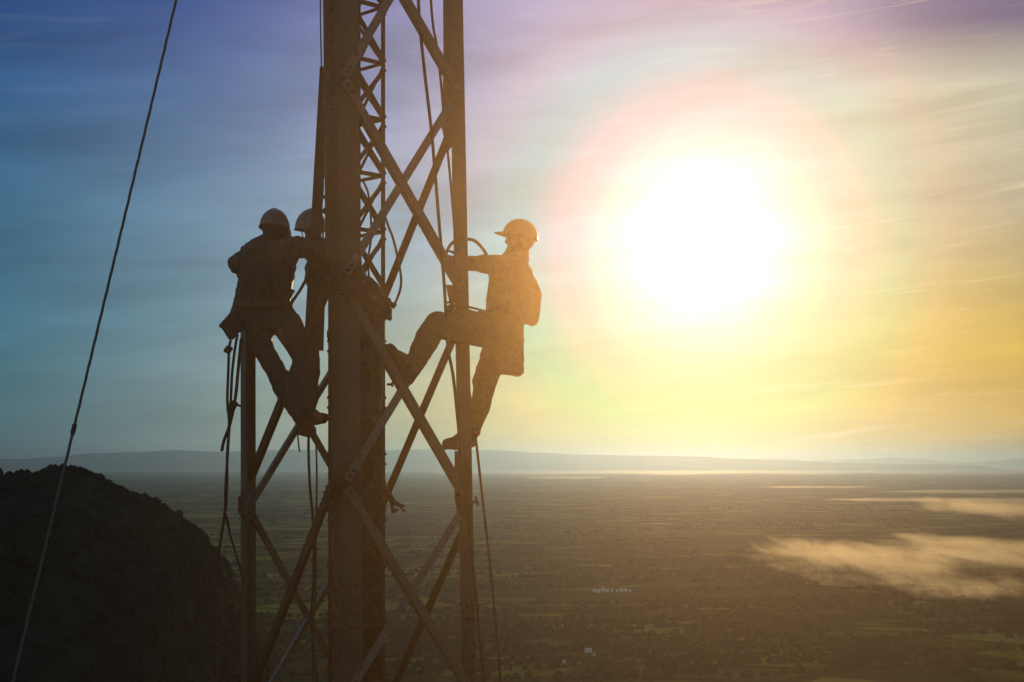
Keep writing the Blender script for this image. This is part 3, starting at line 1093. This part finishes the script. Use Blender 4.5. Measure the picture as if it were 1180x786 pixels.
def organic(name, hulls, mat, parent, voxel=0.012, smooth=3, wrinkle=0.0, wscale=0.12, fine=0.0, extra=None):
    bm = bmesh.new()
    for h in hulls:
        hull_into(bm, h)
    if extra:
        extra(bm)
    me = bpy.data.meshes.new(name)
    bm.to_mesh(me)
    bm.free()
    o = link(name, me)
    m = o.modifiers.new('r', 'REMESH')
    m.mode = 'VOXEL'
    m.voxel_size = voxel
    if smooth:
        m = o.modifiers.new('s', 'SMOOTH')
        m.iterations = smooth
        m.factor = 0.5
    if wrinkle:
        for st, sc in ((wrinkle, wscale), (wrinkle * .55, wscale * .42)):
            tx = bpy.data.textures.new('folds', 'CLOUDS')
            tx.noise_scale = sc
            tx.noise_depth = 3
            m = o.modifiers.new('d', 'DISPLACE')
            m.texture = tx
            m.strength = st
            m.mid_level = 0.5
            m.texture_coords = 'GLOBAL'
        m = o.modifiers.new('s2', 'SMOOTH')
        m.iterations = 1
    me2 = bpy.data.meshes.new_from_object(o.evaluated_get(bpy.context.evaluated_depsgraph_get()))
    bpy.data.objects.remove(o)
    me2.name = name
    for p in me2.polygons:
        p.use_smooth = True
    return link(name, me2, mat, parent)


def helmet(parent, cx, cy, d, face, mat, rx=19.0, rz=15.5, tilt=0.0, peak=9.0):
    """cx,cy: centre of the rim plane in the photo; face: unit heading (x,y); tilt: forward tilt"""
    u = FPX / d
    a, bb, h = rx * 1.12 / u, rx * .92 / u, rz / u
    f = Vector((face[0], face[1], 0)).normalized()
    r = f.cross(UPZ)
    c = P(cx, cy, d)
    M3 = Matrix((f, -r, UPZ)).transposed().to_4x4()
    rot = Matrix.Rotation(tilt, 4, Vector((0, 1, 0)))
    T = Matrix.Translation(c) @ M3 @ rot
    bm = bmesh.new()
    n, m = 28, 10
    rings = []
    for j in range(m):
        t = j / (m - 1) * math.pi / 2
        row = []
        for i in range(n):
            p = 2 * math.pi * i / n
            ridge = 1 + 0.035 * max(0, math.cos(2 * p)) ** 8 * 0 
            x, y, z = a * math.cos(t) * math.cos(p), bb * math.cos(t) * math.sin(p), h * math.sin(t)
            z *= 1 + 0.05 * math.exp(-(y / (bb * .18)) ** 2)
            row.append((x, y, z))
        rings.append(row)
    vr = [[bm.verts.new(T @ Vector(q)) for q in row] for row in rings[:-1]]
    top = bm.verts.new(T @ Vector((0, 0, h * 1.05)))
    for q, w in zip(vr, vr[1:]):
        for i in range(n):
            bm.faces.new((q[i], q[(i + 1) % n], w[(i + 1) % n], w[i]))
    for i in range(n):
        bm.faces.new((vr[-1][i], vr[-1][(i + 1) % n], top))
    # rim and peak
    outer = []
    for i in range(n):
        p = 2 * math.pi * i / n
        cc = math.cos(p)
        ext = 0.008 + (peak / u) * max(0, cc) ** 2.2
        k = 1 + ext / a
        outer.append(bm.verts.new(T @ Vector((a * math.cos(p) + ext * (1 if cc > 0 else .6) * cc, (bb + .008) * math.sin(p), -0.006 - (0.012 if cc > .3 else 0.004) * abs(cc)))))
    for i in range(n):
        bm.faces.new((vr[0][i], vr[0][(i + 1) % n], outer[(i + 1) % n], outer[i]))
    bmesh.ops.recalc_face_normals(bm, faces=bm.faces[:])
    bmesh.ops.solidify(bm, geom=bm.faces[:], thickness=0.004)
    o = bm_obj('helmet', bm, mat, parent, smooth=True)
    # chin strap
    bm = bmesh.new()
    pts = [T @ Vector(q) for q in ((0.02, bb * .92, 0), (0.035, bb * .8, -.07), (0.055, bb * .4, -.135), (0.06, 0, -.15), (0.055, -bb * .4, -.135), (0.035, -bb * .8, -.07), (0.02, -bb * .92, 0))]
    tube(bm, spline(pts, 5), .0045, 6)
    bm_obj('chin_strap', bm, MAT['webbing'], o, smooth=True)
    return o


def face_details(face, c, d, parent, up=0.0):
    f = Vector((face[0], face[1], 0)).normalized()
    r = f.cross(UPZ)
    for s in (-1, 1):
        bm = bmesh.new()
        bmesh.ops.create_icosphere(bm, subdivisions=2, radius=.0115, matrix=Matrix.Translation(c + f * .083 + r * .031 * s + UPZ * .006))
        bm_obj('eye', bm, EYE, parent, smooth=True)


def head_balls(c, face, neck_to, k=1.0):
    """balls in metres -> returns a function that adds a modelled head to a bmesh"""
    f = Vector((face[0], face[1], 0)).normalized()
    r = f.cross(UPZ)
    def add(bm):
        def ball(o, rad, sc=(1, 1, 1)):
            Mx = Matrix((f, r, UPZ)).transposed().to_4x4()
            p = c + f * o[0] * k + r * o[1] * k + UPZ * o[2] * k
            bmesh.ops.create_icosphere(bm, subdivisions=3, radius=1, matrix=Matrix.Translation(p) @ Mx @ Matrix.Diagonal((rad * sc[0] * k, rad * sc[1] * k, rad * sc[2] * k, 1)))
        ball((-.010, 0, .035), .095, (1, .82, .92))      # cranium
        ball((.022, 0, -.030), .072, (1, .86, 1.05))      # face
        ball((.050, 0, -.088), .028, (1, 1.1, .8))        # chin
        ball((.030, 0, -.070), .052, (1, .95, .7))        # jaw
        ball((.098, 0, -.022), .014, (1.1, .8, 1.3))      # nose tip
        ball((.088, 0, .004), .012, (.8, .7, 2.0))        # nose bridge
        ball((.078, 0, .030), .016, (.8, 2.6, .6))        # brow
        ball((.082, 0, -.056), .011, (.9, 2.0, .55))      # upper lip
        ball((.080, 0, -.068), .011, (.9, 1.8, .6))       # lower lip
        for s in (-1, 1):
            ball((-.005, .079 * s, -.008), .026, (.7, .35, 1.15))  # ears
            ball((.055, .036 * s, -.030), .022, (.9, 1, .9))        # cheek
    return add


def chain(bm, pts, rads):
    for (p, q), (a, b) in zip(zip(pts, pts[1:]), zip(rads, rads[1:])):
        tmp = bmesh.new()
        bmesh.ops.create_icosphere(tmp, subdivisions=2, radius=a, matrix=Matrix.Translation(p))
        bmesh.ops.create_icosphere(tmp, subdivisions=2, radius=b, matrix=Matrix.Translation(q))
        r = bmesh.ops.convex_hull(tmp, input=tmp.verts[:])
        inner = list({e for e in r['geom_interior'] + r['geom_unused'] if isinstance(e, bmesh.types.BMVert)})
        bmesh.ops.delete(tmp, geom=inner, context='VERTS')
        me = bpy.data.meshes.new('t')
        tmp.to_mesh(me)
        tmp.free()
        bm.from_mesh(me)
        bpy.data.meshes.remove(me)


def hand(wrist, fwd, palmn, curl=1.2, right=1, size=1.0):
    """wrist point, direction of the palm, palm normal (side the fingers close to), curl per joint"""
    f = fwd.normalized()
    n = (palmn - f * palmn.dot(f)).normalized()
    s = f.cross(n) * right
    def add(bm):
        k = size
        # palm
        for t in (-.032, -.011, .011, .032):
            chain(bm, [wrist + s * t * .55 * k, wrist + f * .088 * k + s * t * k], [.016 * k, .0135 * k])
        lens = [.040, .046, .043, .033]
        for i, t in enumerate((.032, .011, -.011, -.032)):
            p = wrist + f * .090 * k + s * t * k
            pts = [p]
            ang = curl * .55
            for j, m in enumerate((1.0, .68, .52)):
                dv = f * math.cos(ang) + n * math.sin(ang) + s * t * .8
                p = p + dv.normalized() * lens[i] * m * k
                pts.append(p)
                ang += curl
            chain(bm, pts, [.0098 * k, .009 * k, .0083 * k, .007 * k])
        # thumb
        p = wrist + f * .022 * k + s * .030 * k
        a = p + (f * .6 + s * .75 + n * .35).normalized() * .040 * k
        b = a + (f * .75 + s * .25 + n * .6).normalized() * .032 * k
        c = b + (f * .6 + n * .8 - s * .1).normalized() * .024 * k
        chain(bm, [p, a, b, c], [.0135 * k, .0115 * k, .010 * k, .008 * k])
    return add


def belt(parent, cx, cy, d, rx, ry, hpx, tilt=0.0, name='belt', mat='webbing'):
    """webbing belt: an oval band round the waist"""
    bm = bmesh.new()
    n = 36
    c = P(cx, cy, d)
    u = FPX / d
    rows = []
    for s in (-1, 1):
        for off in (0, .006):
            rows.append([bm.verts.new(c + Vector(((rx / u + off) * math.cos(a), (ry + off) * math.sin(a), s * hpx / u / 2 + tilt * math.cos(a)))) for a in [2 * math.pi * i / n for i in range(n)]])
    order = [0, 1, 3, 2]
    for a, b in zip(order, order[1:] + order[:1]):
        for i in range(n):
            bm.faces.new((rows[a][i], rows[a][(i + 1) % n], rows[b][(i + 1) % n], rows[b][i]))
    return bm_obj(name, bm, MAT[mat], parent)


def multi(*fs):
    def g(bm):
        for f in fs:
            f(bm)
    return g


# ---- worker on the right, in profile, one foot up on the brace
def worker_right():
    root = empty('person', P(520, 520, 10.8))
    meta(root, 'worker in orange-brown jacket and peaked hard hat, leaning out from the right leg', 'person')
    face = (-0.96, -0.28)
    hc = P(597.5, 276, 10.80)
    w1 = P(530, 302, 10.93)
    w2 = P(586, 352, 10.55)
    body = [
        [(594, 290, 10.8, 9.5), (592, 304, 10.8, 10)],
        [(578, 310, 10.8, 11, 1.6), (598, 312, 10.8, 11, 1.6), (580, 365, 10.8, 12, 1.3), (592, 375, 10.8, 12, 1.3)],
        [(580, 385, 10.7, 14), (582, 388, 10.92, 14), (586, 372, 10.8, 13)],
        [(574, 388, 10.68, 14), (507, 374, 10.6, 10)], [(506, 375, 10.6, 10), (478, 420, 10.47, 7)], [(478, 420, 10.47, 7), (470, 430, 10.45, 7), (456, 408, 10.42, 6)],
        [(576, 396, 10.95, 13), (558, 444, 11.0, 9)], [(558, 444, 11.0, 9), (545, 494, 11.0, 6.5)], [(545, 494, 11, 6.5), (540, 506, 11.0, 6), (520, 510, 10.92, 5)],
        [(580, 306, 10.93, 8), (552, 304, 10.95, 6.5)], [(552, 304, 10.95, 6.5), (531, 302, 10.93, 4.6)],
        [(602, 314, 10.62, 8), (613, 364, 10.60, 6.5)], [(613, 364, 10.60, 6.5), (586, 352, 10.55, 4.6)],
    ]
    organic('body', body, MAT['skin'], root, voxel=0.0075, smooth=2,
            extra=multi(head_balls(hc, face, None, .97),
                        hand(w1, Vector((-1, .02, .10)), Vector((-.1, -1, 0)), 0.95, 1, 1.05),
                        hand(w2, Vector((-1, -.1, .1)), Vector((0, .4, -1)), 0.8, -1, 1.0)))
    face_details(face, hc, 10.8, root)
    helmet(root, 599.5, 272.0, 10.80, face, MAT['helmet_yellow'], rx=18.6, rz=19.0, tilt=R(-11), peak=9)
    # hair at the back of the head
    organic('hair', [[(606, 277, 10.80, 10.5, 1.1), (603, 272, 10.8, 12, 1.1), (604, 284, 10.8, 7, 1.2)]], MAT['hair'], root, .008, 2)
    jacket = [
        [(577, 306, 10.66, 11), (577, 306, 10.95, 11), (598, 308, 10.66, 11), (597, 308, 10.94, 11), (573, 345, 10.7, 13), (573, 345, 10.9, 13), (594, 350, 10.69, 14), (594, 350, 10.92, 14)],
        [(588, 299, 10.8, 11), (600, 299, 10.8, 10), (594, 291, 10.8, 11.5)], [(590, 292, 10.8, 9), (603, 289, 10.8, 7)],
        [(573, 343, 10.7, 13), (573, 343, 10.9, 13), (591, 350, 10.69, 14), (591, 350, 10.92, 14), (573, 374, 10.7, 13), (573, 374, 10.92, 13), (592, 374, 10.7, 11.5), (592, 374, 10.92, 11.5)],
        [(568, 378, 10.68, 11), (592, 374, 10.7, 11), (568, 378, 10.94, 11), (592, 374, 10.94, 11), (599, 427, 10.70, 5), (598, 428, 10.92, 5), (578, 427, 10.72, 4.5), (577, 427, 10.92, 4.5), (570, 400, 10.72, 6), (570, 400, 10.9, 6)],
        # far arm reaching to the leg
        [(580, 306, 10.94, 12), (554, 304, 10.95, 10.5)], [(554, 304, 10.95, 10.5), (534, 303, 10.93, 8.6)], [(570, 304, 10.94, 11), (556, 301, 10.95, 9)],
        # near arm, bent, elbow behind the back
        [(600, 314, 10.66, 13), (611, 340, 10.60, 13)], [(611, 340, 10.60, 13), (611, 366, 10.59, 10.5)], [(611, 366, 10.59, 10), (592, 355, 10.56, 8)],
    ]
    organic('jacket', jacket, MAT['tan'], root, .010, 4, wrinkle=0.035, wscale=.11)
    trousers = [
        [(578, 384, 10.68, 18), (578, 384, 10.93, 17), (582, 392, 10.8, 16)],
        [(572, 382, 10.68, 21), (545, 379, 10.64, 20), (506, 376, 10.6, 16.5)],
        [(503, 374.5, 10.6, 15), (487, 401, 10.53, 13.5)], [(487, 401, 10.53, 13.5), (475, 424, 10.47, 12)],
        [(574, 398, 10.95, 18), (558, 440, 11.0, 14)], [(559, 436, 11.0, 14), (554, 466, 11.0, 12)], [(554, 466, 11.0, 12), (546, 494, 11.0, 9.5)],
    ]
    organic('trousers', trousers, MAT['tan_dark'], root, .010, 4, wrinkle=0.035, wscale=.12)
    for pts in ([[(473, 427, 10.46, 10.5), (468, 437, 10.44, 9)], [(468, 437, 10.44, 9), (458, 415, 10.41, 9), (449, 402, 10.40, 7)], [(466, 440, 10.43, 6.5), (445, 404, 10.39, 4.5), (440, 396, 10.39, 3)]],
                [[(545, 494, 11.0, 9), (541, 505, 11.0, 8)], [(541, 506, 11.0, 8), (524, 512, 10.93, 7), (515, 511, 10.90, 6)], [(544, 512, 11.0, 4), (512, 515, 10.90, 3.5)]]):
        organic('boot', pts, MAT['boot'], root, .008, 2, wrinkle=.008, wscale=.05)
    belt(root, 583, 368, 10.81, 21, .155, 6)
    return root


# ---- worker on the left, seen from behind
def worker_left():
    root = empty('person', P(350, 500, 10.3))
    meta(root, 'worker seen from behind in dark jacket and worn pale hard hat, left of the tower', 'person')
    face = (0.30, 0.95)
    D = 10.38
    hc = P(316.5, 262, D)
    w1 = P(372, 286, 10.36)
    w2 = P(292, 318, 10.70)
    body = [
        [(316, 272, D, 10), (314, 284, D, 11)],
        [(296, 290, D, 12, 1.2), (332, 288, D, 11, 1.2), (294, 345, D, 13, 1.1), (322, 345, D, 13, 1.1)],
        [(294, 350, D, 14), (322, 352, D, 14), (300, 370, D, 13), (324, 368, D, 13)],
        [(299, 374, D, 12), (307, 408, D - .02, 9.5)], [(307, 408, D - .02, 9.5), (320, 432, D - .03, 9)], [(320, 432, D - .03, 9), (341, 472, D - .06, 6.5)], [(341, 474, D - .06, 6.5), (350, 490, D - .08, 6)],
        [(327, 376, D, 14), (352, 418, D - .03, 10)], [(352, 418, D - .03, 10), (352, 468, D - .06, 7)], [(352, 470, D - .06, 7), (368, 481, D - .06, 5)],
        [(291, 290, D, 8), (273, 307, D - .02, 6.5)], [(273, 307, D - .02, 6.5), (292, 318, 10.70, 4.7)],
        [(334, 286, D, 8.5), (356, 286, D - .02, 6.5)], [(356, 286, D - .02, 6.5), (372, 286, 10.36, 4.7)],
    ]
    organic('body', body, MAT['skin'], root, voxel=0.0075, smooth=2,
            extra=multi(head_balls(hc, face, None, .97),
                        hand(w1, Vector((1, .15, 0)), Vector((0, 1, .1)), 0.9, -1, 1.05),
                        hand(w2, Vector((.5, 1, .1)), Vector((.6, .2, -.6)), 0.9, 1, 1.0)))
    face_details(face, hc, D, root)
    helmet(root, 316.5, 262.5, D, face, MAT['helmet_grey'], rx=18.0, rz=22.0, tilt=R(10), peak=9)
    organic('hair', [[(314, 266, D - .045, 12), (318, 266, D - .045, 12), (315, 258, D - .03, 12.5)]], MAT['hair'], root, .008, 2)
    jacket = [
        [(294, 288, D - .03, 12), (334, 285, D - .03, 12), (294, 288, D + .05, 12), (334, 285, D + .05, 12), (290, 322, D - .02, 15, 1.1), (322, 322, D - .02, 15, 1.1)],
        [(316, 277, D, 12), (306, 282, D, 11), (328, 281, D, 11)],
        [(298, 281, D - .01, 8), (334, 280, D - .01, 8), (316, 277, D - .02, 9)],
        [(290, 320, D - .02, 16, 1.1), (322, 320, D - .02, 16, 1.1), (286, 344, D, 15, 1.1), (318, 342, D, 15, 1.1)],
        [(286, 342, D, 15, 1.1), (319, 342, D, 15, 1.1), (279, 362, D, 15), (322, 360, D, 16)],
        [(276, 360, D, 12), (268, 374, D - .02, 7), (282, 368, D, 12)],
        [(290, 290, D, 11), (276, 303, D - .02, 11.5)], [(276, 303, D - .02, 11.5), (273, 306, D + .02, 9), (290, 316, 10.66, 8)],
        [(334, 285, D, 12.5), (358, 285, D - .02, 12)], [(358, 285, D - .02, 12), (369, 286, 10.36, 9)],
        [(330, 296, D, 10), (331, 314, D, 9), (322, 318, D, 10)],
        [(323, 318, D, 12), (321, 335, D, 12)],
    ]
    organic('jacket', jacket, MAT['navy'], root, .010, 3, wrinkle=0.05, wscale=.09)
    trousers = [
        [(290, 360, D, 15), (324, 358, D, 15), (297, 374, D, 15), (328, 370, D, 16)],
        [(297, 377, D, 15.5), (306, 407, D - .02, 12.5)], [(306, 407, D - .02, 12.5), (320, 432, D - .03, 12.5)], [(320, 432, D - .03, 12.5), (331, 452, D - .04, 13)], [(331, 452, D - .04, 13), (344, 474, D - .06, 11)],
        [(332, 371, D, 15.5), (353, 412, D - .03, 17)], [(352, 414, D - .03, 17.5), (352, 444, D - .05, 16)], [(352, 444, D - .05, 16), (352, 472, D - .06, 12.5)],
    ]
    organic('trousers', trousers, MAT['khaki'], root, .010, 2, wrinkle=0.035, wscale=.12)
    for pts in ([[(345, 476, D - .07, 10.5), (350, 488, D - .07, 9)], [(349, 490, D - .06, 8), (358, 496, D + .06, 7)], [(346, 497, D - .09, 5), (358, 500, D + .10, 5)]],
                [[(353, 472, D - .06, 11), (355, 481, D - .05, 8.5)], [(356, 482, D - .05, 8), (372, 481, D, 5.5), (376, 481, D + .02, 4.5)], [(352, 488, D - .06, 4), (374, 485, D + .01, 3.5)]]):
        organic('boot', pts, MAT['boot'], root, .008, 2, wrinkle=.008, wscale=.05)
    belt(root, 303, 352, D, 33.5, .165, 7)
    for pts in ([(298, 278, D - .06), (300, 286, D - .125), (310, 312, D - .155), (322, 338, D - .15), (330, 352, D - .12)],
                [(334, 277, D - .06), (332, 285, D - .12), (314, 312, D - .16), (294, 338, D - .155), (284, 352, D - .12)]):
        bm = bmesh.new()
        tube(bm, spline([P(*q) for q in pts], 6), .011, 6)
        bm_obj('harness_strap', bm, MAT['webbing'], root, smooth=True)
    return root


# ---- worker inside the tower, mostly hidden by the front leg
def worker_inside():
    root = empty('person', P(428, 484, 10.55))
    meta(root, 'worker half hidden behind the front leg, rounded hard hat showing left of it', 'person')
    face = (0.55, -0.6)
    D = 10.58
    hc = P(359, 263, D)
    w1 = P(404, 280, 10.32)
    w2 = P(366, 330, 10.42)
    body = [
        [(361, 274, D, 10), (366, 288, D, 11)],
        [(366, 294, D, 12, 1.3), (396, 292, D, 11, 1.3), (404, 345, D, 13, 1.1), (424, 345, D, 13, 1.1)],
        [(406, 348, D, 14), (428, 350, D, 14), (418, 368, D, 15)],
        [(412, 366, D, 14), (392, 388, D - .14, 9)], [(392, 388, D - .14, 9), (394, 440, D - .05, 6)], [(394, 440, D - .05, 6), (398, 452, D - .1, 4)],
        [(426, 368, D, 14), (427, 420, D - .04, 10)], [(427, 420, D - .04, 10), (428, 466, D - .02, 6)], [(428, 466, D - .02, 6), (426, 480, D - .08, 4)],
        [(397, 294, D, 8), (408, 318, 10.5, 6.5)], [(408, 318, 10.5, 6.5), (406, 282, 10.34, 4.7)],
        [(366, 294, D, 8), (360, 322, 10.5, 6.5)], [(360, 322, 10.5, 6.5), (374, 338, 10.42, 4.7)],
    ]
    organic('body', body, MAT['skin'], root, voxel=0.0075, smooth=2,
            extra=multi(head_balls(hc, face, None, .97),
                        hand(P(407, 284, 10.32), Vector((.12, -.45, 1)), Vector((-1, -.35, 0)), 0.8, 1, 1.0),
                        hand(P(375, 338, 10.42), Vector((1, -.2, -.2)), Vector((0, -1, 0)), 0.9, -1, 1.0)))
    face_details(face, hc, D, root)
    helmet(root, 358, 264, D, face, MAT['helmet_grey'], rx=18.5, rz=23, tilt=R(4), peak=7)
    jacket = [
        [(364, 292, D - .05, 13), (396, 292, D - .05, 12), (364, 292, D + .05, 13), (396, 292, D + .05, 12), (388, 330, D, 16, 1.1), (412, 330, D, 15, 1.1)],
        [(362, 284, D, 12), (384, 286, D, 10)],
        [(388, 328, D, 16, 1.1), (412, 328, D, 15, 1.1), (404, 362, D, 16), (430, 358, D, 16)],
        [(398, 295, D, 11), (409, 318, 10.5, 10)], [(409, 318, 10.5, 10), (407, 290, 10.36, 8)],
        [(364, 294, D, 11), (360, 320, 10.5, 10)], [(360, 320, 10.5, 10), (372, 336, 10.43, 8)],
    ]
    organic('jacket', jacket, MAT['navy'], root, .010, 3, wrinkle=0.05, wscale=.09)
    trousers = [
        [(408, 358, D, 15), (430, 358, D, 15), (420, 372, D, 16)],
        [(412, 368, D, 16), (390, 384, D - .14, 13)], [(390, 384, D - .14, 13), (392, 410, D - .08, 11), (394, 438, D - .05, 9.5)],
        [(428, 368, D, 17), (428, 420, D - .04, 14)], [(428, 420, D - .04, 14), (428, 470, D - .02, 12)],
    ]
    organic('trousers', trousers, MAT['khaki'], root, .010, 2, wrinkle=0.035, wscale=.12)
    for pts in ([[(394, 438, D - .05, 9), (395, 450, D - .06, 8)], [(395, 453, D - .06, 7), (402, 456, D - .14, 6)]],
                [[(428, 468, D - .02, 10), (427, 480, D - .03, 8)], [(427, 482, D - .03, 7), (424, 484, D - .16, 6)]]):
        organic('boot', pts, MAT['boot'], root, .008, 2, wrinkle=.008, wscale=.05)
    belt(root, 412, 352, D, 29, .14, 7)
    return root


worker_left()
worker_inside()
worker_right()


# ------------------------------------------------------------------ gear carried by the workers
def pouch(name, hulls, label, mat='boot', cat='tool bag', flap=None):
    root = empty(name, P(*hulls[0][0][:3]))
    meta(root, label, cat)
    organic('bag', hulls, MAT[mat], root, .007, 2, wrinkle=.008, wscale=.04)
    if flap:
        organic('flap', flap, MAT['webbing'], root, .006, 2)
    return root


pouch('tool_pouch', [[(270, 362, 10.24, 4), (257, 375, 10.22, 3.5), (266, 388, 10.22, 4), (275, 378, 10.26, 5)]],
      'dark leather tool pouch sticking out at the left hip of the left worker', flap=[[(270, 360, 10.23, 3.5), (255, 375.5, 10.21, 3)]])
pouch('tool_pouch', [[(436, 350, 10.62, 6), (444, 350, 10.62, 5), (438, 368, 10.62, 5), (446, 364, 10.62, 4)], [(448, 358, 10.6, 4), (449, 367, 10.6, 3)], [(430, 332, 10.6, 8), (424, 326, 10.6, 8), (436, 348, 10.6, 9)]],
      'bulging tool pouch with fittings hanging against the mast behind the front leg', flap=[[(437, 346, 10.58, 4), (448, 346, 10.58, 3), (447, 352, 10.58, 3)]])


def wrench():
    bm = bmesh.new()
    tube(bm, [P(332, 345, 10.2), P(337, 336, 10.2)], .013, 10)
    tube(bm, [P(337, 336, 10.2), P(338, 334, 10.2)], .016, 10)
    tube(bm, [P(330, 343, 10.2), P(332, 345, 10.2), P(335, 348, 10.2), P(337, 344, 10.2)], .006, 6)
    o = bm_obj('hand_tool', bm, MAT['dark_steel'], smooth=True)
    meta(o, 'short hand tool stuck in the belt of the left worker on his right side', 'tool')


wrench()
rope('lanyard', [(333, 354, 10.2), (338, 346, 10.2), (346, 334, 10.22), (353, 322, 10.28), (362, 312, 10.3)], 1.8, 'taut lanyard from the belt of the left worker up to the tower', 'lanyard')
rope('lanyard', [(514, 292, 10.7), (520, 281, 10.66), (530, 276, 10.66), (538, 275.5, 10.68), (547, 277.5, 10.7), (555, 285, 10.7), (561, 294, 10.7)], 1.9, 'stiff safety lanyard arching over the outstretched arm of the right worker', 'lanyard')


def strap_kit():
    root = empty('work_positioning_strap', P(541, 356, 10.66))
    meta(root, 'work positioning strap round the right leg at the waist of the right worker', 'strap')
    bm = bmesh.new()
    pts = spline([P(565, 361, 10.66), P(553, 357, 10.66), P(541, 354, 10.66), P(528, 352, 10.66), P(518, 352, 10.7), P(514.5, 356, 10.8), P(520, 358, 10.96), P(536, 358, 11.02), P(556, 362, 11.0)], 8)
    tube(bm, pts, .0085, 8)
    bm_obj('strap', bm, MAT['webbing'], root, smooth=True)
    bm = bmesh.new()
    tube(bm, spline([P(541, 357.5, 10.64), P(549, 360.5, 10.64), P(557, 363, 10.64)], 6), .007, 8)
    bm_obj('adjuster_strap', bm, MAT['webbing'], root, smooth=True)
    # karabiner: closed oval ring
    bm = bmesh.new()
    c = P(517, 354, 10.66)
    ring = [c + Vector((math.cos(t) * .026, 0, math.sin(t) * .038)) for t in [2 * math.pi * i / 20 for i in range(20)]]
    tube(bm, ring + ring[:2], .0085, 8)
    bm_obj('karabiner', bm, MAT['dark_steel'], root, smooth=True)
    bm = bmesh.new()
    bmesh.ops.create_cube(bm, size=1, matrix=Matrix.Translation(P(555, 359, 10.63)) @ Matrix.Diagonal((.05, .02, .028, 1)))
    bevel(bm_obj('buckle', bm, MAT['dark_steel'], root), .004)


strap_kit()
